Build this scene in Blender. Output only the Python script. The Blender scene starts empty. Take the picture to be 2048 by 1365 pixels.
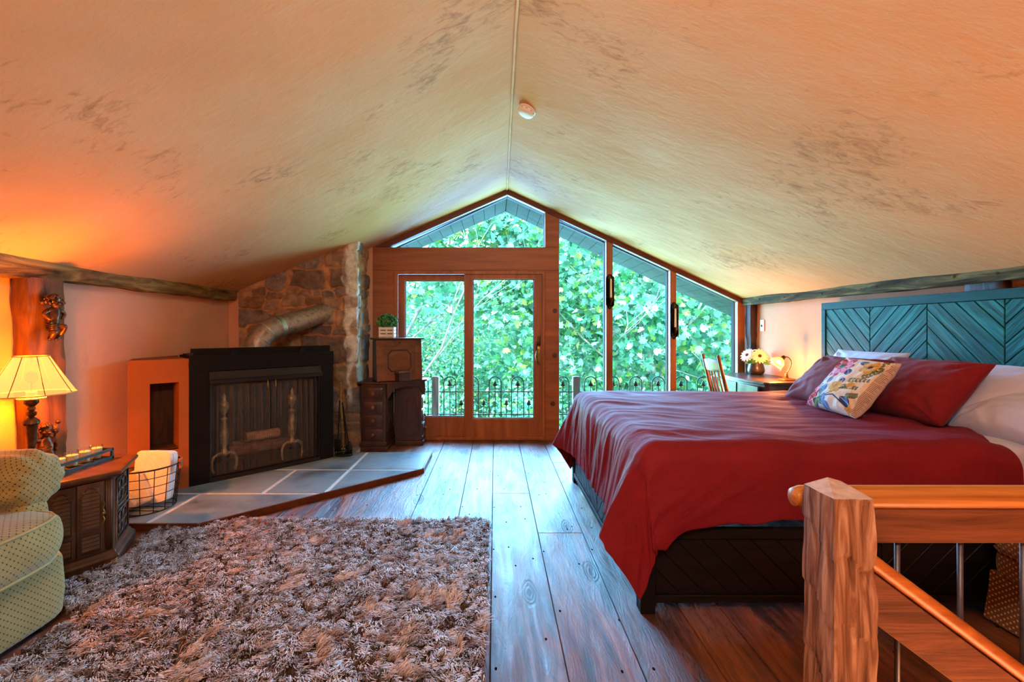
import bpy, bmesh, math, random
import numpy as np
from mathutils import Vector, Matrix, noise

random.seed(7)
rng = np.random.default_rng(7)
sc = bpy.context.scene
COL = sc.collection
PI = math.pi
# ------------------------------------------------------------------ camera model (2048 x 1365)
S, VX, VY, H = 910.0, 990.0, 660.0, 1.36
YB = 5.58                                     # inner face of the glazed gable wall


def W(px, py, Y):
    return Vector(((px - VX) * Y / S, Y, H + (VY - py) * Y / S))


def bw(px): return (px - VX) * YB / S


def bz(py): return H + (VY - py) * YB / S


# ------------------------------------------------------------------ object helpers
MATS = {}
TM = {}                                        # world matrix of every Empty


def thing(name, label, cat, loc=(0, 0, 0), rz=0.0, group=None):
    o = bpy.data.objects.new(name, None)
    o.empty_display_size = 0.1
    COL.objects.link(o)
    o.location = loc
    o.rotation_euler = (0, 0, rz)
    TM[o.name] = Matrix.Translation(Vector(loc)) @ Matrix.Rotation(rz, 4, 'Z')
    o['label'] = label
    o['category'] = cat
    if group:
        o['group'] = group
    return o


def tag(o, label, cat, group=None):
    o['label'] = label
    o['category'] = cat
    if group:
        o['group'] = group
    return o


def link(name, me, m=None, parent=None, local=False):
    o = bpy.data.objects.new(name, me)
    COL.objects.link(o)
    if m is not None:
        me.materials.append(m)
    if parent is not None:
        o.parent = parent
        if not local and parent.name in TM:
            o.matrix_parent_inverse = TM[parent.name].inverted()
    return o


def obj(name, bm, m, parent=None, smooth=None, bevel=0, segs=2, local=False, sub=0, uv=0):
    """bm -> one mesh object. smooth: None flat, True smooth, number = sharp-angle degrees."""
    bmesh.ops.recalc_face_normals(bm, faces=bm.faces[:])
    me = bpy.data.meshes.new(name)
    if callable(uv):
        lay = bm.loops.layers.uv.verify()
        for f in bm.faces:
            for l, q in zip(f.loops, uv(f)):
                l[lay].uv = q
    elif uv:
        lay = bm.loops.layers.uv.verify()
        for f in bm.faces:
            n = f.normal
            ax = max(range(3), key=lambda i: abs(n[i]))
            for l in f.loops:
                c = l.vert.co
                l[lay].uv = ((c.y, c.z), (c.x, c.z), (c.x, c.y))[ax]
    bm.to_mesh(me)
    bm.free()
    if smooth is not None:
        me.polygons.foreach_set('use_smooth', [True] * len(me.polygons))
        if smooth is not True:
            me.set_sharp_from_angle(angle=math.radians(smooth))
    o = link(name, me, m, parent, local)
    if bevel:
        md = o.modifiers.new('bevel', 'BEVEL')
        md.width = bevel
        md.segments = segs
        md.limit_method = 'ANGLE'
        md.angle_limit = math.radians(35)
        md.harden_normals = False
    if sub:
        md = o.modifiers.new('sub', 'SUBSURF')
        md.levels = md.render_levels = sub
    return o


def struct(name, bm, m, **k):
    o = obj(name, bm, m, **k)
    if o.parent is None:
        o['kind'] = 'structure'
    return o


def sthing(name, loc=(0, 0, 0)):
    o = bpy.data.objects.new(name, None)
    o.empty_display_size = 0.1
    COL.objects.link(o)
    o.location = loc
    TM[o.name] = Matrix.Translation(Vector(loc))
    o['kind'] = 'structure'
    return o


def kids(o):
    return [c for c in bpy.data.objects if c.parent == o]


def dup(root, loc, rz=0.0, label=None):
    def cp(o, par):
        c = o.copy()
        COL.objects.link(c)
        if par is not None:
            c.parent = par
        for k in kids(o):
            cp(k, c)
        return c
    r = cp(root, None)
    r.location = loc
    r.rotation_euler = (0, 0, rz)
    if label:
        r['label'] = label
    return r


# ------------------------------------------------------------------ shape helpers (all add into a bmesh)
def nb(): return bmesh.new()


def box(bm, a, b, M=None):
    x0, y0, z0 = a
    x1, y1, z1 = b
    vs = [bm.verts.new(Vector(p) if M is None else M @ Vector(p)) for p in
          ((x0, y0, z0), (x1, y0, z0), (x1, y1, z0), (x0, y1, z0), (x0, y0, z1), (x1, y0, z1), (x1, y1, z1), (x0, y1, z1))]
    for f in ((0, 3, 2, 1), (4, 5, 6, 7), (0, 1, 5, 4), (1, 2, 6, 5), (2, 3, 7, 6), (3, 0, 4, 7)):
        bm.faces.new([vs[i] for i in f])
    return bm


def prism(bm, pts, d):
    """closed polygon (3D points) extruded by vector d"""
    d = Vector(d)
    a = [bm.verts.new(Vector(p)) for p in pts]
    b = [bm.verts.new(Vector(p) + d) for p in pts]
    n = len(a)
    bm.faces.new(a)
    bm.faces.new(b[::-1])
    for i in range(n):
        j = (i + 1) % n
        bm.faces.new((a[j], a[i], b[i], b[j]))
    return bm


def tube(bm, pts, r, n=8, closed=False, caps=True, flat=1.0):
    pts = [Vector(p) for p in pts]
    k = len(pts)
    rs = r if isinstance(r, (list, tuple)) else [r] * k
    rings = []
    up = None
    for i in range(k):
        if closed:
            t = pts[(i + 1) % k] - pts[i - 1]
        else:
            t = pts[min(i + 1, k - 1)] - pts[max(i - 1, 0)]
        t.normalize()
        if up is None:
            up = Vector((0, 0, 1)) if abs(t.z) < .9 else Vector((1, 0, 0))
        s = t.cross(up)
        if s.length < 1e-6:
            s = t.cross(Vector((0, 1, 0)))
        s.normalize()
        up = s.cross(t).normalized()
        ring = []
        for q in range(n):
            a = 2 * PI * q / n
            ring.append(bm.verts.new(pts[i] + (s * math.cos(a) + up * math.sin(a) * flat) * rs[i]))
        rings.append(ring)
    m = k if closed else k - 1
    for i in range(m):
        A, B = rings[i], rings[(i + 1) % k]
        for q in range(n):
            w = (q + 1) % n
            bm.faces.new((A[q], A[w], B[w], B[q]))
    if caps and not closed:
        bm.faces.new(rings[0][::-1])
        bm.faces.new(rings[-1])
    return bm


def lathe(bm, prof, n=24, M=None, caps=True):
    """prof [(r,z)...] about Z, optional matrix"""
    rings = []
    for r, z in prof:
        ring = []
        for q in range(n):
            a = 2 * PI * q / n
            p = Vector((r * math.cos(a), r * math.sin(a), z))
            ring.append(bm.verts.new(p if M is None else M @ p))
        rings.append(ring)
    for A, B in zip(rings, rings[1:]):
        for q in range(n):
            w = (q + 1) % n
            bm.faces.new((A[q], A[w], B[w], B[q]))
    if caps:
        bm.faces.new(rings[0][::-1])
        bm.faces.new(rings[-1])
    return bm


def grid(bm, fn, nu, nv, cu=False, flip=False):
    """fn(u,v) in [0,1]^2 -> point"""
    V = [[bm.verts.new(fn(i / nu, j / nv)) for j in range(nv + 1)] for i in range(nu + (0 if cu else 1))]
    for i in range(nu):
        for j in range(nv):
            a, b = V[i], V[(i + 1) % len(V)]
            bm.faces.new((a[j], b[j], b[j + 1], a[j + 1]))
    return V


def ball(bm, c, r, sx=1, sy=1, sz=1, sub=2):
    M = Matrix.Translation(Vector(c)) @ Matrix.Diagonal((r * sx, r * sy, r * sz, 1))
    bmesh.ops.create_icosphere(bm, subdivisions=sub, radius=1, matrix=M)
    return bm


def rbox(bm, c, size, r, seg=4, M=None):
    """rounded box"""
    t = bmesh.new()
    bmesh.ops.create_cube(t, size=1, matrix=Matrix.Diagonal((size[0], size[1], size[2], 1)))
    bmesh.ops.bevel(t, geom=t.edges[:], offset=r, segments=seg, profile=.5, affect='EDGES')
    me = bpy.data.meshes.new('tmp')
    t.to_mesh(me)
    t.free()
    me.transform((Matrix() if M is None else M) @ Matrix.Translation(Vector(c)))
    bm.from_mesh(me)
    bpy.data.meshes.remove(me)
    return bm


def T(x=0, y=0, z=0, rx=0, ry=0, rz=0):
    return Matrix.Translation((x, y, z)) @ Matrix.Rotation(rz, 4, 'Z') @ Matrix.Rotation(ry, 4, 'Y') @ Matrix.Rotation(rx, 4, 'X')


def nz(x, y=0, z=0): return noise.noise(Vector((x, y, z)))


def sst(a, b, x):
    t = min(1, max(0, (x - a) / (b - a)))
    return t * t * (3 - 2 * t)


def arrays_mesh(name, co, loops, totals, col=None, colname='tint'):
    me = bpy.data.meshes.new(name)
    me.vertices.add(len(co))
    me.vertices.foreach_set('co', np.ascontiguousarray(co, dtype=np.float32).ravel())
    me.loops.add(len(loops))
    me.loops.foreach_set('vertex_index', np.ascontiguousarray(loops, dtype=np.int32))
    me.polygons.add(len(totals))
    st = np.concatenate([[0], np.cumsum(totals)[:-1]]).astype(np.int32)
    me.polygons.foreach_set('loop_start', st)
    try:
        me.polygons.foreach_set('loop_total', np.asarray(totals, dtype=np.int32))
    except Exception:
        pass
    if col is not None:
        at = me.color_attributes.new(colname, 'FLOAT_COLOR', 'POINT')
        at.data.foreach_set('color', np.ascontiguousarray(col, dtype=np.float32).ravel())
    me.update(calc_edges=True)
    me.validate()
    return me


def vcolor(o, cols, name='tint'):
    at = o.data.color_attributes.new(name, 'FLOAT_COLOR', 'POINT')
    at.data.foreach_set('color', np.asarray(cols, dtype=np.float32).ravel())


# ------------------------------------------------------------------ materials
def hx(s):
    s = s.lstrip('#')
    r = [int(s[i:i + 2], 16) / 255 for i in (0, 2, 4)]
    return tuple((c / 12.92 if c <= .04045 else ((c + .055) / 1.055) ** 2.4) for c in r) + (1,)


def newmat(name):
    m = bpy.data.materials.new(name)
    m.use_nodes = True
    nt = m.node_tree
    nt.nodes.clear()
    out = nt.nodes.new('ShaderNodeOutputMaterial')
    return m, nt, out


def N(nt, t, **k):
    n = nt.nodes.new(t)
    for a, b in k.items():
        if a in n.inputs:
            n.inputs[a].default_value = b
        else:
            setattr(n, a, b)
    return n


def L(nt, a, b): nt.links.new(a, b)


def princ(nt, out, rough=.5, metal=0., spec=.5, sheen=0., coat=0.):
    p = nt.nodes.new('ShaderNodeBsdfPrincipled')
    p.inputs['Roughness'].default_value = rough
    p.inputs['Metallic'].default_value = metal
    p.inputs['Specular IOR Level'].default_value = spec
    p.inputs['Sheen Weight'].default_value = sheen
    p.inputs['Coat Weight'].default_value = coat
    L(nt, p.outputs[0], out.inputs['Surface'])
    return p


def noisetex(nt, scale, detail=5, dist=0, coord='Object', rot=(0, 0, 0), rough=.6, loc=(0, 0, 0)):
    tc = N(nt, 'ShaderNodeTexCoord')
    mp = N(nt, 'ShaderNodeMapping')
    mp.inputs['Scale'].default_value = scale
    mp.inputs['Rotation'].default_value = rot
    mp.inputs['Location'].default_value = loc
    if any(rot):
        mp.inputs['Rotation'].default_value = (0, 0, 0)
        m0 = N(nt, 'ShaderNodeMapping')                # rotate first, stretch second
        m0.inputs['Rotation'].default_value = rot
        L(nt, tc.outputs[coord], m0.inputs[0])
        L(nt, m0.outputs[0], mp.inputs[0])
    else:
        L(nt, tc.outputs[coord], mp.inputs[0])
    n = N(nt, 'ShaderNodeTexNoise')
    n.inputs['Scale'].default_value = 1
    n.inputs['Detail'].default_value = detail
    n.inputs['Roughness'].default_value = rough
    n.inputs['Distortion'].default_value = dist
    L(nt, mp.outputs[0], n.inputs['Vector'])
    return n


def ramp(nt, fac, stops):
    r = N(nt, 'ShaderNodeValToRGB')
    e = r.color_ramp.elements
    while len(e) < len(stops):
        e.new(.5)
    for el, (p, c) in zip(e, stops):
        el.position = p
        el.color = c
    L(nt, fac, r.inputs[0])
    return r


def noisy(name, c1, c2, scale=(5, 5, 5), detail=5, rough=.5, metal=0., bump=.2, bscale=None, dist=0., lo=.3, hi=.7,
          c3=None, spec=.5, sheen=0., attr=None, rvar=0., coat=0., bdist=.01, rot=(0, 0, 0)):
    m, nt, out = newmat(name)
    p = princ(nt, out, rough, metal, spec, sheen, coat)
    n = noisetex(nt, scale, detail, dist, rot=rot)
    st = [(lo, c1), (hi, c2)]
    if c3:
        st = [(lo, c1), ((lo + hi) / 2, c2), (hi, c3)]
    r = ramp(nt, n.outputs[0], st)
    colo = r.outputs[0]
    if attr:
        a = N(nt, 'ShaderNodeVertexColor', layer_name=attr)
        mx = N(nt, 'ShaderNodeMix', data_type='RGBA', blend_type='MULTIPLY')
        mx.inputs[0].default_value = 1
        L(nt, colo, mx.inputs[6])
        L(nt, a.outputs[0], mx.inputs[7])
        colo = mx.outputs[2]
    L(nt, colo, p.inputs['Base Color'])
    if rvar:
        mr = N(nt, 'ShaderNodeMapRange')
        mr.inputs[3].default_value = rough - rvar
        mr.inputs[4].default_value = rough + rvar
        L(nt, n.outputs[0], mr.inputs[0])
        L(nt, mr.outputs[0], p.inputs['Roughness'])
    if bump:
        bn = n if bscale is None else noisetex(nt, bscale, 4)
        b = N(nt, 'ShaderNodeBump')
        b.inputs['Strength'].default_value = bump
        b.inputs['Distance'].default_value = bdist
        L(nt, bn.outputs[0], b.inputs['Height'])
        L(nt, b.outputs[0], p.inputs['Normal'])
    return m


WHITE = (1, 1, 1, 1)


def wood(name, c1, c2, axis='Z', f=22, along=1.6, rough=.5, bump=.25, spec=.4, **k):
    sc3 = {'X': (along, f, f), 'Y': (f, along, f), 'Z': (f, f, along)}[axis]
    return noisy(name, hx(c1), hx(c2), scale=sc3, detail=6, dist=.6, rough=rough, bump=bump, spec=spec, **k)


def emis(name, col, strength):
    m, nt, out = newmat(name)
    e = N(nt, 'ShaderNodeEmission')
    e.inputs[0].default_value = col
    e.inputs[1].default_value = strength
    L(nt, e.outputs[0], out.inputs[0])
    return m


def dotfab(name, base, base2, dot, pitch, rad, lines=None, rough=.85, rot=PI / 4, uvscale=1.0, stagger=False):
    """woven fabric with a lattice of dots; needs a UV map in metres"""
    m, nt, out = newmat(name)
    p = princ(nt, out, rough, 0, .2, .25)
    uv = N(nt, 'ShaderNodeTexCoord')
    mp = N(nt, 'ShaderNodeMapping')
    mp.inputs['Scale'].default_value = (1 / pitch, 1 / pitch, 1)
    mp.inputs['Rotation'].default_value = (0, 0, rot)
    L(nt, uv.outputs['UV'], mp.inputs[0])
    fr = N(nt, 'ShaderNodeVectorMath', operation='FRACTION')
    L(nt, mp.outputs[0], fr.inputs[0])
    sb = N(nt, 'ShaderNodeVectorMath', operation='SUBTRACT')
    sb.inputs[1].default_value = (.5, .5, 0)
    L(nt, fr.outputs[0], sb.inputs[0])
    ab = N(nt, 'ShaderNodeVectorMath', operation='ABSOLUTE')
    L(nt, sb.outputs[0], ab.inputs[0])
    ln = N(nt, 'ShaderNodeVectorMath', operation='LENGTH')
    L(nt, sb.outputs[0], ln.inputs[0])
    lt = N(nt, 'ShaderNodeMath', operation='LESS_THAN')
    lt.inputs[1].default_value = rad
    L(nt, ln.outputs['Value'], lt.inputs[0])
    n = noisetex(nt, (9, 9, 9), 4)
    r = ramp(nt, n.outputs[0], [(.3, base), (.7, base2)])
    colo = r.outputs[0]
    if lines:
        sp = N(nt, 'ShaderNodeSeparateXYZ')
        L(nt, ab.outputs[0], sp.inputs[0])
        mn = N(nt, 'ShaderNodeMath', operation='MINIMUM')
        L(nt, sp.outputs[0], mn.inputs[0])
        L(nt, sp.outputs[1], mn.inputs[1])
        l2 = N(nt, 'ShaderNodeMath', operation='LESS_THAN')
        l2.inputs[1].default_value = .04
        L(nt, mn.outputs[0], l2.inputs[0])
        mx = N(nt, 'ShaderNodeMix', data_type='RGBA')
        L(nt, l2.outputs[0], mx.inputs[0])
        L(nt, colo, mx.inputs[6])
        mx.inputs[7].default_value = lines
        colo = mx.outputs[2]
    mx = N(nt, 'ShaderNodeMix', data_type='RGBA')
    L(nt, lt.outputs[0], mx.inputs[0])
    L(nt, colo, mx.inputs[6])
    mx.inputs[7].default_value = dot
    L(nt, mx.outputs[2], p.inputs['Base Color'])
    b = N(nt, 'ShaderNodeBump')
    b.inputs['Strength'].default_value = .3
    b.inputs['Distance'].default_value = .01
    n2 = noisetex(nt, (14, 14, 14), 3)
    L(nt, n2.outputs[0], b.inputs['Height'])
    L(nt, b.outputs[0], p.inputs['Normal'])
    return m


def glass_mat(name, tint=WHITE, refl=.06, rough=0.0):
    m, nt, out = newmat(name)
    t = N(nt, 'ShaderNodeBsdfTransparent')
    t.inputs[0].default_value = tint
    g = N(nt, 'ShaderNodeBsdfGlossy')
    g.inputs['Roughness'].default_value = rough
    lw = N(nt, 'ShaderNodeLayerWeight')
    lw.inputs[0].default_value = .25
    mr = N(nt, 'ShaderNodeMapRange')
    mr.inputs[3].default_value = refl
    mr.inputs[4].default_value = .35
    L(nt, lw.outputs['Fresnel'], mr.inputs[0])
    mx = N(nt, 'ShaderNodeMixShader')
    L(nt, mr.outputs[0], mx.inputs[0])
    L(nt, t.outputs[0], mx.inputs[1])
    L(nt, g.outputs[0], mx.inputs[2])
    L(nt, mx.outputs[0], out.inputs[0])
    return m


# plaster: warm peach limewash with trowel streaks and brownish smudges
def plaster(name, c1, c2, smudge, amount, streak_rot, bump=.32):
    m, nt, out = newmat(name)
    p = princ(nt, out, .85, 0, .2)
    n = noisetex(nt, (.9, .9, .9), 5)
    r = ramp(nt, n.outputs[0], [(.35, c1), (.7, c2)])
    s = noisetex(nt, (5, 20, 20), 8, .8, rot=streak_rot, rough=.72)
    s2 = noisetex(nt, (1.3, 1.3, 1.3), 2, loc=(3.1, 7.7, 1))
    mu = N(nt, 'ShaderNodeMath', operation='MULTIPLY')
    L(nt, s.outputs[0], mu.inputs[0])
    L(nt, s2.outputs[0], mu.inputs[1])
    rr = ramp(nt, mu.outputs[0], [(.31, (0, 0, 0, 1)), (.46, (amount, amount, amount, 1))])
    mx = N(nt, 'ShaderNodeMix', data_type='RGBA')
    L(nt, rr.outputs[0], mx.inputs[0])
    L(nt, r.outputs[0], mx.inputs[6])
    mx.inputs[7].default_value = smudge
    L(nt, mx.outputs[2], p.inputs['Base Color'])
    bn = noisetex(nt, (1.6, 5, 5), 8, .15, rot=streak_rot, rough=.6, loc=(5, 1, 2))
    b = N(nt, 'ShaderNodeBump')
    b.inputs['Strength'].default_value = bump
    b.inputs['Distance'].default_value = .03
    L(nt, bn.outputs[0], b.inputs['Height'])
    L(nt, b.outputs[0], p.inputs['Normal'])
    return m


m_ceil = plaster('ceiling_plaster', hx('c99c70'), hx('d2aa82'), hx('6a3e1e'), .6, (0, 0, .12))
m_wall = plaster('wall_plaster', hx('c78f6e'), hx('d29f82'), hx('b98663'), .08, (0, 1.2, 0), .2)
m_pine = wood('window_timber', '83421f', 'ab6434', 'Z', 14, 1.2, .45, .08)
m_pineX = wood('window_timber_level', '7d3e20', 'a55c32', 'X', 14, 1.2, .45, .08)
m_darkpine = wood('rafter_timber', '4f2210', '6e3419', 'X', 14, 1.5, .5, .1)
m_cream = noisy('window_frame_cream', hx('24241a'), hx('2e2d22'), (4, 4, 4), rough=.7, spec=.1, bump=0)
m_glass = glass_mat('window_glass', (.97, 1, .99, 1), .012)
m_beam = noisy('hewn_beam', hx('2c1e0e'), hx('6f5630'), (14, 2.2, 14), 8, .85, spec=.15, bump=1.0, dist=.8, lo=.32, hi=.68, c3=hx('a08650'), bdist=.02)
m_beam2 = noisy('weathered_beam', hx('1e1a10'), hx('4c4630'), (14, 2.5, 18), 8, .85, spec=.15, bump=1.0, dist=.8, lo=.32, hi=.7, c3=hx('86825a'), bdist=.02)
m_post = noisy('stained_post', hx('3c200a'), hx('855420'), (12, 12, 1.6), 7, .7, spec=.2, bump=.5, dist=.8, lo=.3, hi=.72)
m_dpost = noisy('dark_post', hx('1d0f0a'), hx('4a2416'), (20, 20, 3), 6, .6, bump=.6)
m_iron = noisy('black_iron', hx('0b0b0d'), hx('191a1d'), (20, 20, 20), 4, .5, .6, .1)
m_brass = noisy('aged_brass', hx('6b5428'), hx('a88a4a'), (30, 30, 30), 3, .35, .9, .1)
m_bronze = noisy('dark_bronze', hx('2a1a0c'), hx('5a3a1a'), (30, 30, 30), 4, .38, .7, .3)
m_gold = noisy('carved_gilt_wood', hx('2c1606'), hx('7a4a1c'), (22, 22, 22), 4, .34, .5, .3)
m_white = noisy('white_paint', hx('d5d3cc'), hx('e6e4de'), (8, 8, 8), 3, .6, bump=.05)
# ================================================================== ROOM SHELL
XL, XR = -3.0, 3.14
Y0 = -2.4


def rx(Y): return .118 + (.153 - .118) * (Y - 2.0) / 3.58          # the ridge wanders slightly


def cz(X, Y=YB):
    r = rx(Y)
    return 3.077 - .426 * (r - X) if X < r else 3.077 - .464 * (X - r)


def pts_xz(pp, y): return [Vector((x, y, z)) for x, z in pp]


def px_poly(pp): return [(bw(a), bz(b)) for a, b in pp]


def inset(poly, w):
    n = len(poly)
    area = sum(poly[i][0] * poly[(i + 1) % n][1] - poly[(i + 1) % n][0] * poly[i][1] for i in range(n))
    sg = 1 if area > 0 else -1
    ls = []
    for i in range(n):
        a, b = poly[i], poly[(i + 1) % n]
        d = Vector((b[0] - a[0], b[1] - a[1])).normalized()
        nn = Vector((-d.y, d.x)) * sg
        ls.append((Vector(a) + nn * w, d))
    out = []
    for i in range(n):
        p, d = ls[i - 1]
        q, e = ls[i]
        t = ((q.x - p.x) * e.y - (q.y - p.y) * e.x) / (d.x * e.y - d.y * e.x)
        out.append(tuple(p + d * t))
    return out


def ring(bm, outer, inner, y0, y1):
    n = len(outer)
    R = [[bm.verts.new((x, y, z)) for x, z in p] for p, y in ((outer, y0), (inner, y0), (inner, y1), (outer, y1))]
    for k in range(4):
        A, B = R[k], R[(k + 1) % 4]
        for i in range(n):
            j = (i + 1) % n
            bm.faces.new((A[i], A[j], B[j], B[i]))
    return bm


# ---- floor: wide old boards running to the glazed wall, stair opening at the right front
m_floor, nt, out = newmat('old_floorboards')
p = princ(nt, out, .3, 0, .85, 0, .5)
p.inputs['Coat Roughness'].default_value = .4
n = noisetex(nt, (9, .8, 1), 10, 1.6, rough=.72)
r = ramp(nt, n.outputs[0], [(.28, hx('120804')), (.42, hx('4a220e')), (.56, hx('83461e')), (.74, hx('b06a32'))])
v = N(nt, 'ShaderNodeVertexColor', layer_name='tint')
mx = N(nt, 'ShaderNodeMix', data_type='RGBA', blend_type='MULTIPLY')
mx.inputs[0].default_value = 1
L(nt, r.outputs[0], mx.inputs[6])
L(nt, v.outputs[0], mx.inputs[7])
vo = N(nt, 'ShaderNodeTexVoronoi', voronoi_dimensions='2D')                     # scattered dark nail holes
tc = N(nt, 'ShaderNodeTexCoord')
mp = N(nt, 'ShaderNodeMapping')
mp.inputs['Scale'].default_value = (5.0, 2.9, 5)
L(nt, tc.outputs['Object'], mp.inputs[0])
L(nt, mp.outputs[0], vo.inputs['Vector'])
vo.inputs['Scale'].default_value = 1
lt = N(nt, 'ShaderNodeMath', operation='LESS_THAN')
lt.inputs[1].default_value = .027
L(nt, vo.outputs['Distance'], lt.inputs[0])
mx2 = N(nt, 'ShaderNodeMix', data_type='RGBA')
L(nt, lt.outputs[0], mx2.inputs[0])
wv = N(nt, 'ShaderNodeTexVoronoi', voronoi_dimensions='2D')                    # knots
mpk = N(nt, 'ShaderNodeMapping')
mpk.inputs['Scale'].default_value = (3.1, 1.1, 5)
nk = noisetex(nt, (5, 3, 1), 4)
mxk = N(nt, 'ShaderNodeMix', data_type='RGBA')
mxk.inputs[0].default_value = .12
L(nt, tc.outputs['Object'], mpk.inputs[0])
L(nt, mpk.outputs[0], mxk.inputs[6])
L(nt, nk.outputs[1], mxk.inputs[7])
L(nt, mxk.outputs[2], wv.inputs['Vector'])
wv.inputs['Scale'].default_value = 1
rk = ramp(nt, wv.outputs['Distance'], [(.025, (.12, .10, .09, 1)), (.045, (.6, .55, .5, 1)), (.06, (.3, .27, .25, 1)), (.08, (.7, .7, .7, 1)), (.095, (.45, .42, .4, 1)), (.12, (1, 1, 1, 1))])
mx3 = N(nt, 'ShaderNodeMix', data_type='RGBA', blend_type='MULTIPLY')
mx3.inputs[0].default_value = .8
L(nt, mx.outputs[2], mx3.inputs[6])
L(nt, rk.outputs[0], mx3.inputs[7])
L(nt, mx3.outputs[2], mx2.inputs[6])
mx2.inputs[7].default_value = (.008, .005, .004, 1)
L(nt, mx2.outputs[2], p.inputs['Base Color'])
n3 = noisetex(nt, (2.5, 1.2, 1), 5, .6, loc=(3, 4, 0))
mr = N(nt, 'ShaderNodeMapRange')
mr.inputs[1].default_value = .3
mr.inputs[2].default_value = .7
mr.inputs[3].default_value = .36
mr.inputs[4].default_value = .58
L(nt, n3.outputs[0], mr.inputs[0])
L(nt, mr.outputs[0], p.inputs['Roughness'])
n4 = noisetex(nt, (14, 2.2, 1), 10, 1.6, rough=.74, loc=(1, 9, 0))
b = N(nt, 'ShaderNodeBump')
b.inputs['Strength'].default_value = .75
b.inputs['Distance'].default_value = .014
hm = N(nt, 'ShaderNodeMath', operation='MULTIPLY_ADD')      # nail holes and knots sink into the boards
L(nt, lt.outputs[0], hm.inputs[0])
hm.inputs[1].default_value = -1.2
L(nt, n4.outputs[0], hm.inputs[2])
hk = N(nt, 'ShaderNodeMath', operation='MULTIPLY_ADD')
L(nt, rk.outputs[0], hk.inputs[0])
hk.inputs[1].default_value = .5
L(nt, hm.outputs[0], hk.inputs[2])
L(nt, hk.outputs[0], b.inputs['Height'])
L(nt, b.outputs[0], p.inputs['Normal'])
L(nt, b.outputs[0], p.inputs['Coat Normal'])
inv = N(nt, 'ShaderNodeMath', operation='SUBTRACT')           # worn patches and holes lose their shine
inv.inputs[0].default_value = 1
L(nt, lt.outputs[0], inv.inputs[1])
cw = N(nt, 'ShaderNodeMapRange')
cw.inputs[1].default_value = .35
cw.inputs[2].default_value = .62
cw.inputs[3].default_value = .75
cw.inputs[4].default_value = .2
n5 = noisetex(nt, (4, 1.6, 1), 7, 1.0, rough=.7, loc=(8, 2, 0))
L(nt, n5.outputs[0], cw.inputs[0])
m1_ = N(nt, 'ShaderNodeMath', operation='MULTIPLY')
L(nt, cw.outputs[0], m1_.inputs[0])
L(nt, inv.outputs[0], m1_.inputs[1])
m2_ = N(nt, 'ShaderNodeMath', operation='MULTIPLY')
L(nt, m1_.outputs[0], m2_.inputs[0])
L(nt, rk.outputs[0], m2_.inputs[1])
L(nt, m2_.outputs[0], p.inputs['Coat Weight'])
m3_ = N(nt, 'ShaderNodeMath', operation='MULTIPLY')
m3_.inputs[1].default_value = .85
L(nt, inv.outputs[0], m3_.inputs[0])
L(nt, m3_.outputs[0], p.inputs['Specular IOR Level'])

seams = [-3.1, -2.86, -2.54, -2.21, -1.9, -1.57, -1.26, -.94, -.61, -.265, -.02, .287, .587, .9, 1.1, 1.42, 1.72, 2.05, 2.36, 2.7, 2.95, 3.2]
bm = nb()
cl = bm.verts.layers.float_color.new('tint')
rf = random.Random(3)
STX, STY = 1.1, 1.36                                   # the stair opening: X > STX, Y < STY
for a, c in zip(seams, seams[1:]):
    y = STY if a >= STX - .01 else Y0
    while y < 5.74:
        ln = rf.uniform(2.6, 5.5)
        y2 = min(5.75, y + ln)
        if 5.75 - y2 < .5:
            y2 = 5.75
        t = rf.uniform(.72, 1.15)
        w = rf.uniform(-.05, .05)
        k0 = len(bm.verts)
        g = .0014
        x0, x1, ya, yb_ = a + g, c - g, y + g, y2 - g
        e = .0025
        top = [bm.verts.new((x0 + e, ya + e, 0)), bm.verts.new((x1 - e, ya + e, 0)), bm.verts.new((x1 - e, yb_ - e, 0)), bm.verts.new((x0 + e, yb_ - e, 0))]
        mid = [bm.verts.new((x0, ya, -.004)), bm.verts.new((x1, ya, -.004)), bm.verts.new((x1, yb_, -.004)), bm.verts.new((x0, yb_, -.004))]
        bot = [bm.verts.new((q.co.x, q.co.y, -.03)) for q in mid]
        bm.faces.new(top)
        for A, B in ((mid, top), (bot, mid)):
            for i in range(4):
                j = (i + 1) % 4
                bm.faces.new((A[i], A[j], B[j], B[i]))
        bm.faces.new(bot[::-1])
        for q in top + mid + bot:
            q[cl] = (t + w, t, t - w, 1)
        y = y2
struct('floor', bm, m_floor)
bm = nb()
box(bm, (-3.2, Y0, -.12), (STX, 5.75, -.031))
box(bm, (STX, STY, -.12), (3.3, 5.75, -.031))
struct('trim_1', bm, noisy('subfloor', hx('120a06'), hx('1d120b'), bump=0, rough=.9))

# ---- ceiling: two bumpy plaster slopes
bm = nb()
NU, NV = 90, 110


def ceil_pt(u, v):
    Y = Y0 + (YB + .1 - Y0) * v
    r = rx(Y)
    X = (-3.12 + (r + 3.12) * u * 2) if u <= .5 else (r + (3.28 - r) * (u - .5) * 2)
    z = cz(X, Y)
    e = min(1, abs(X - r) / .12) * sst(0, .25, YB - Y)
    z += e * (.022 * nz(X * .9, Y * .9, 1) + .008 * nz(X * 3.1, Y * 2.3, 4))
    if X < -2.2:
        z += .02 * sst(-2.2, -3.0, X) * nz(Y * .8, 3)
    return Vector((X, Y, z))


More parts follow.
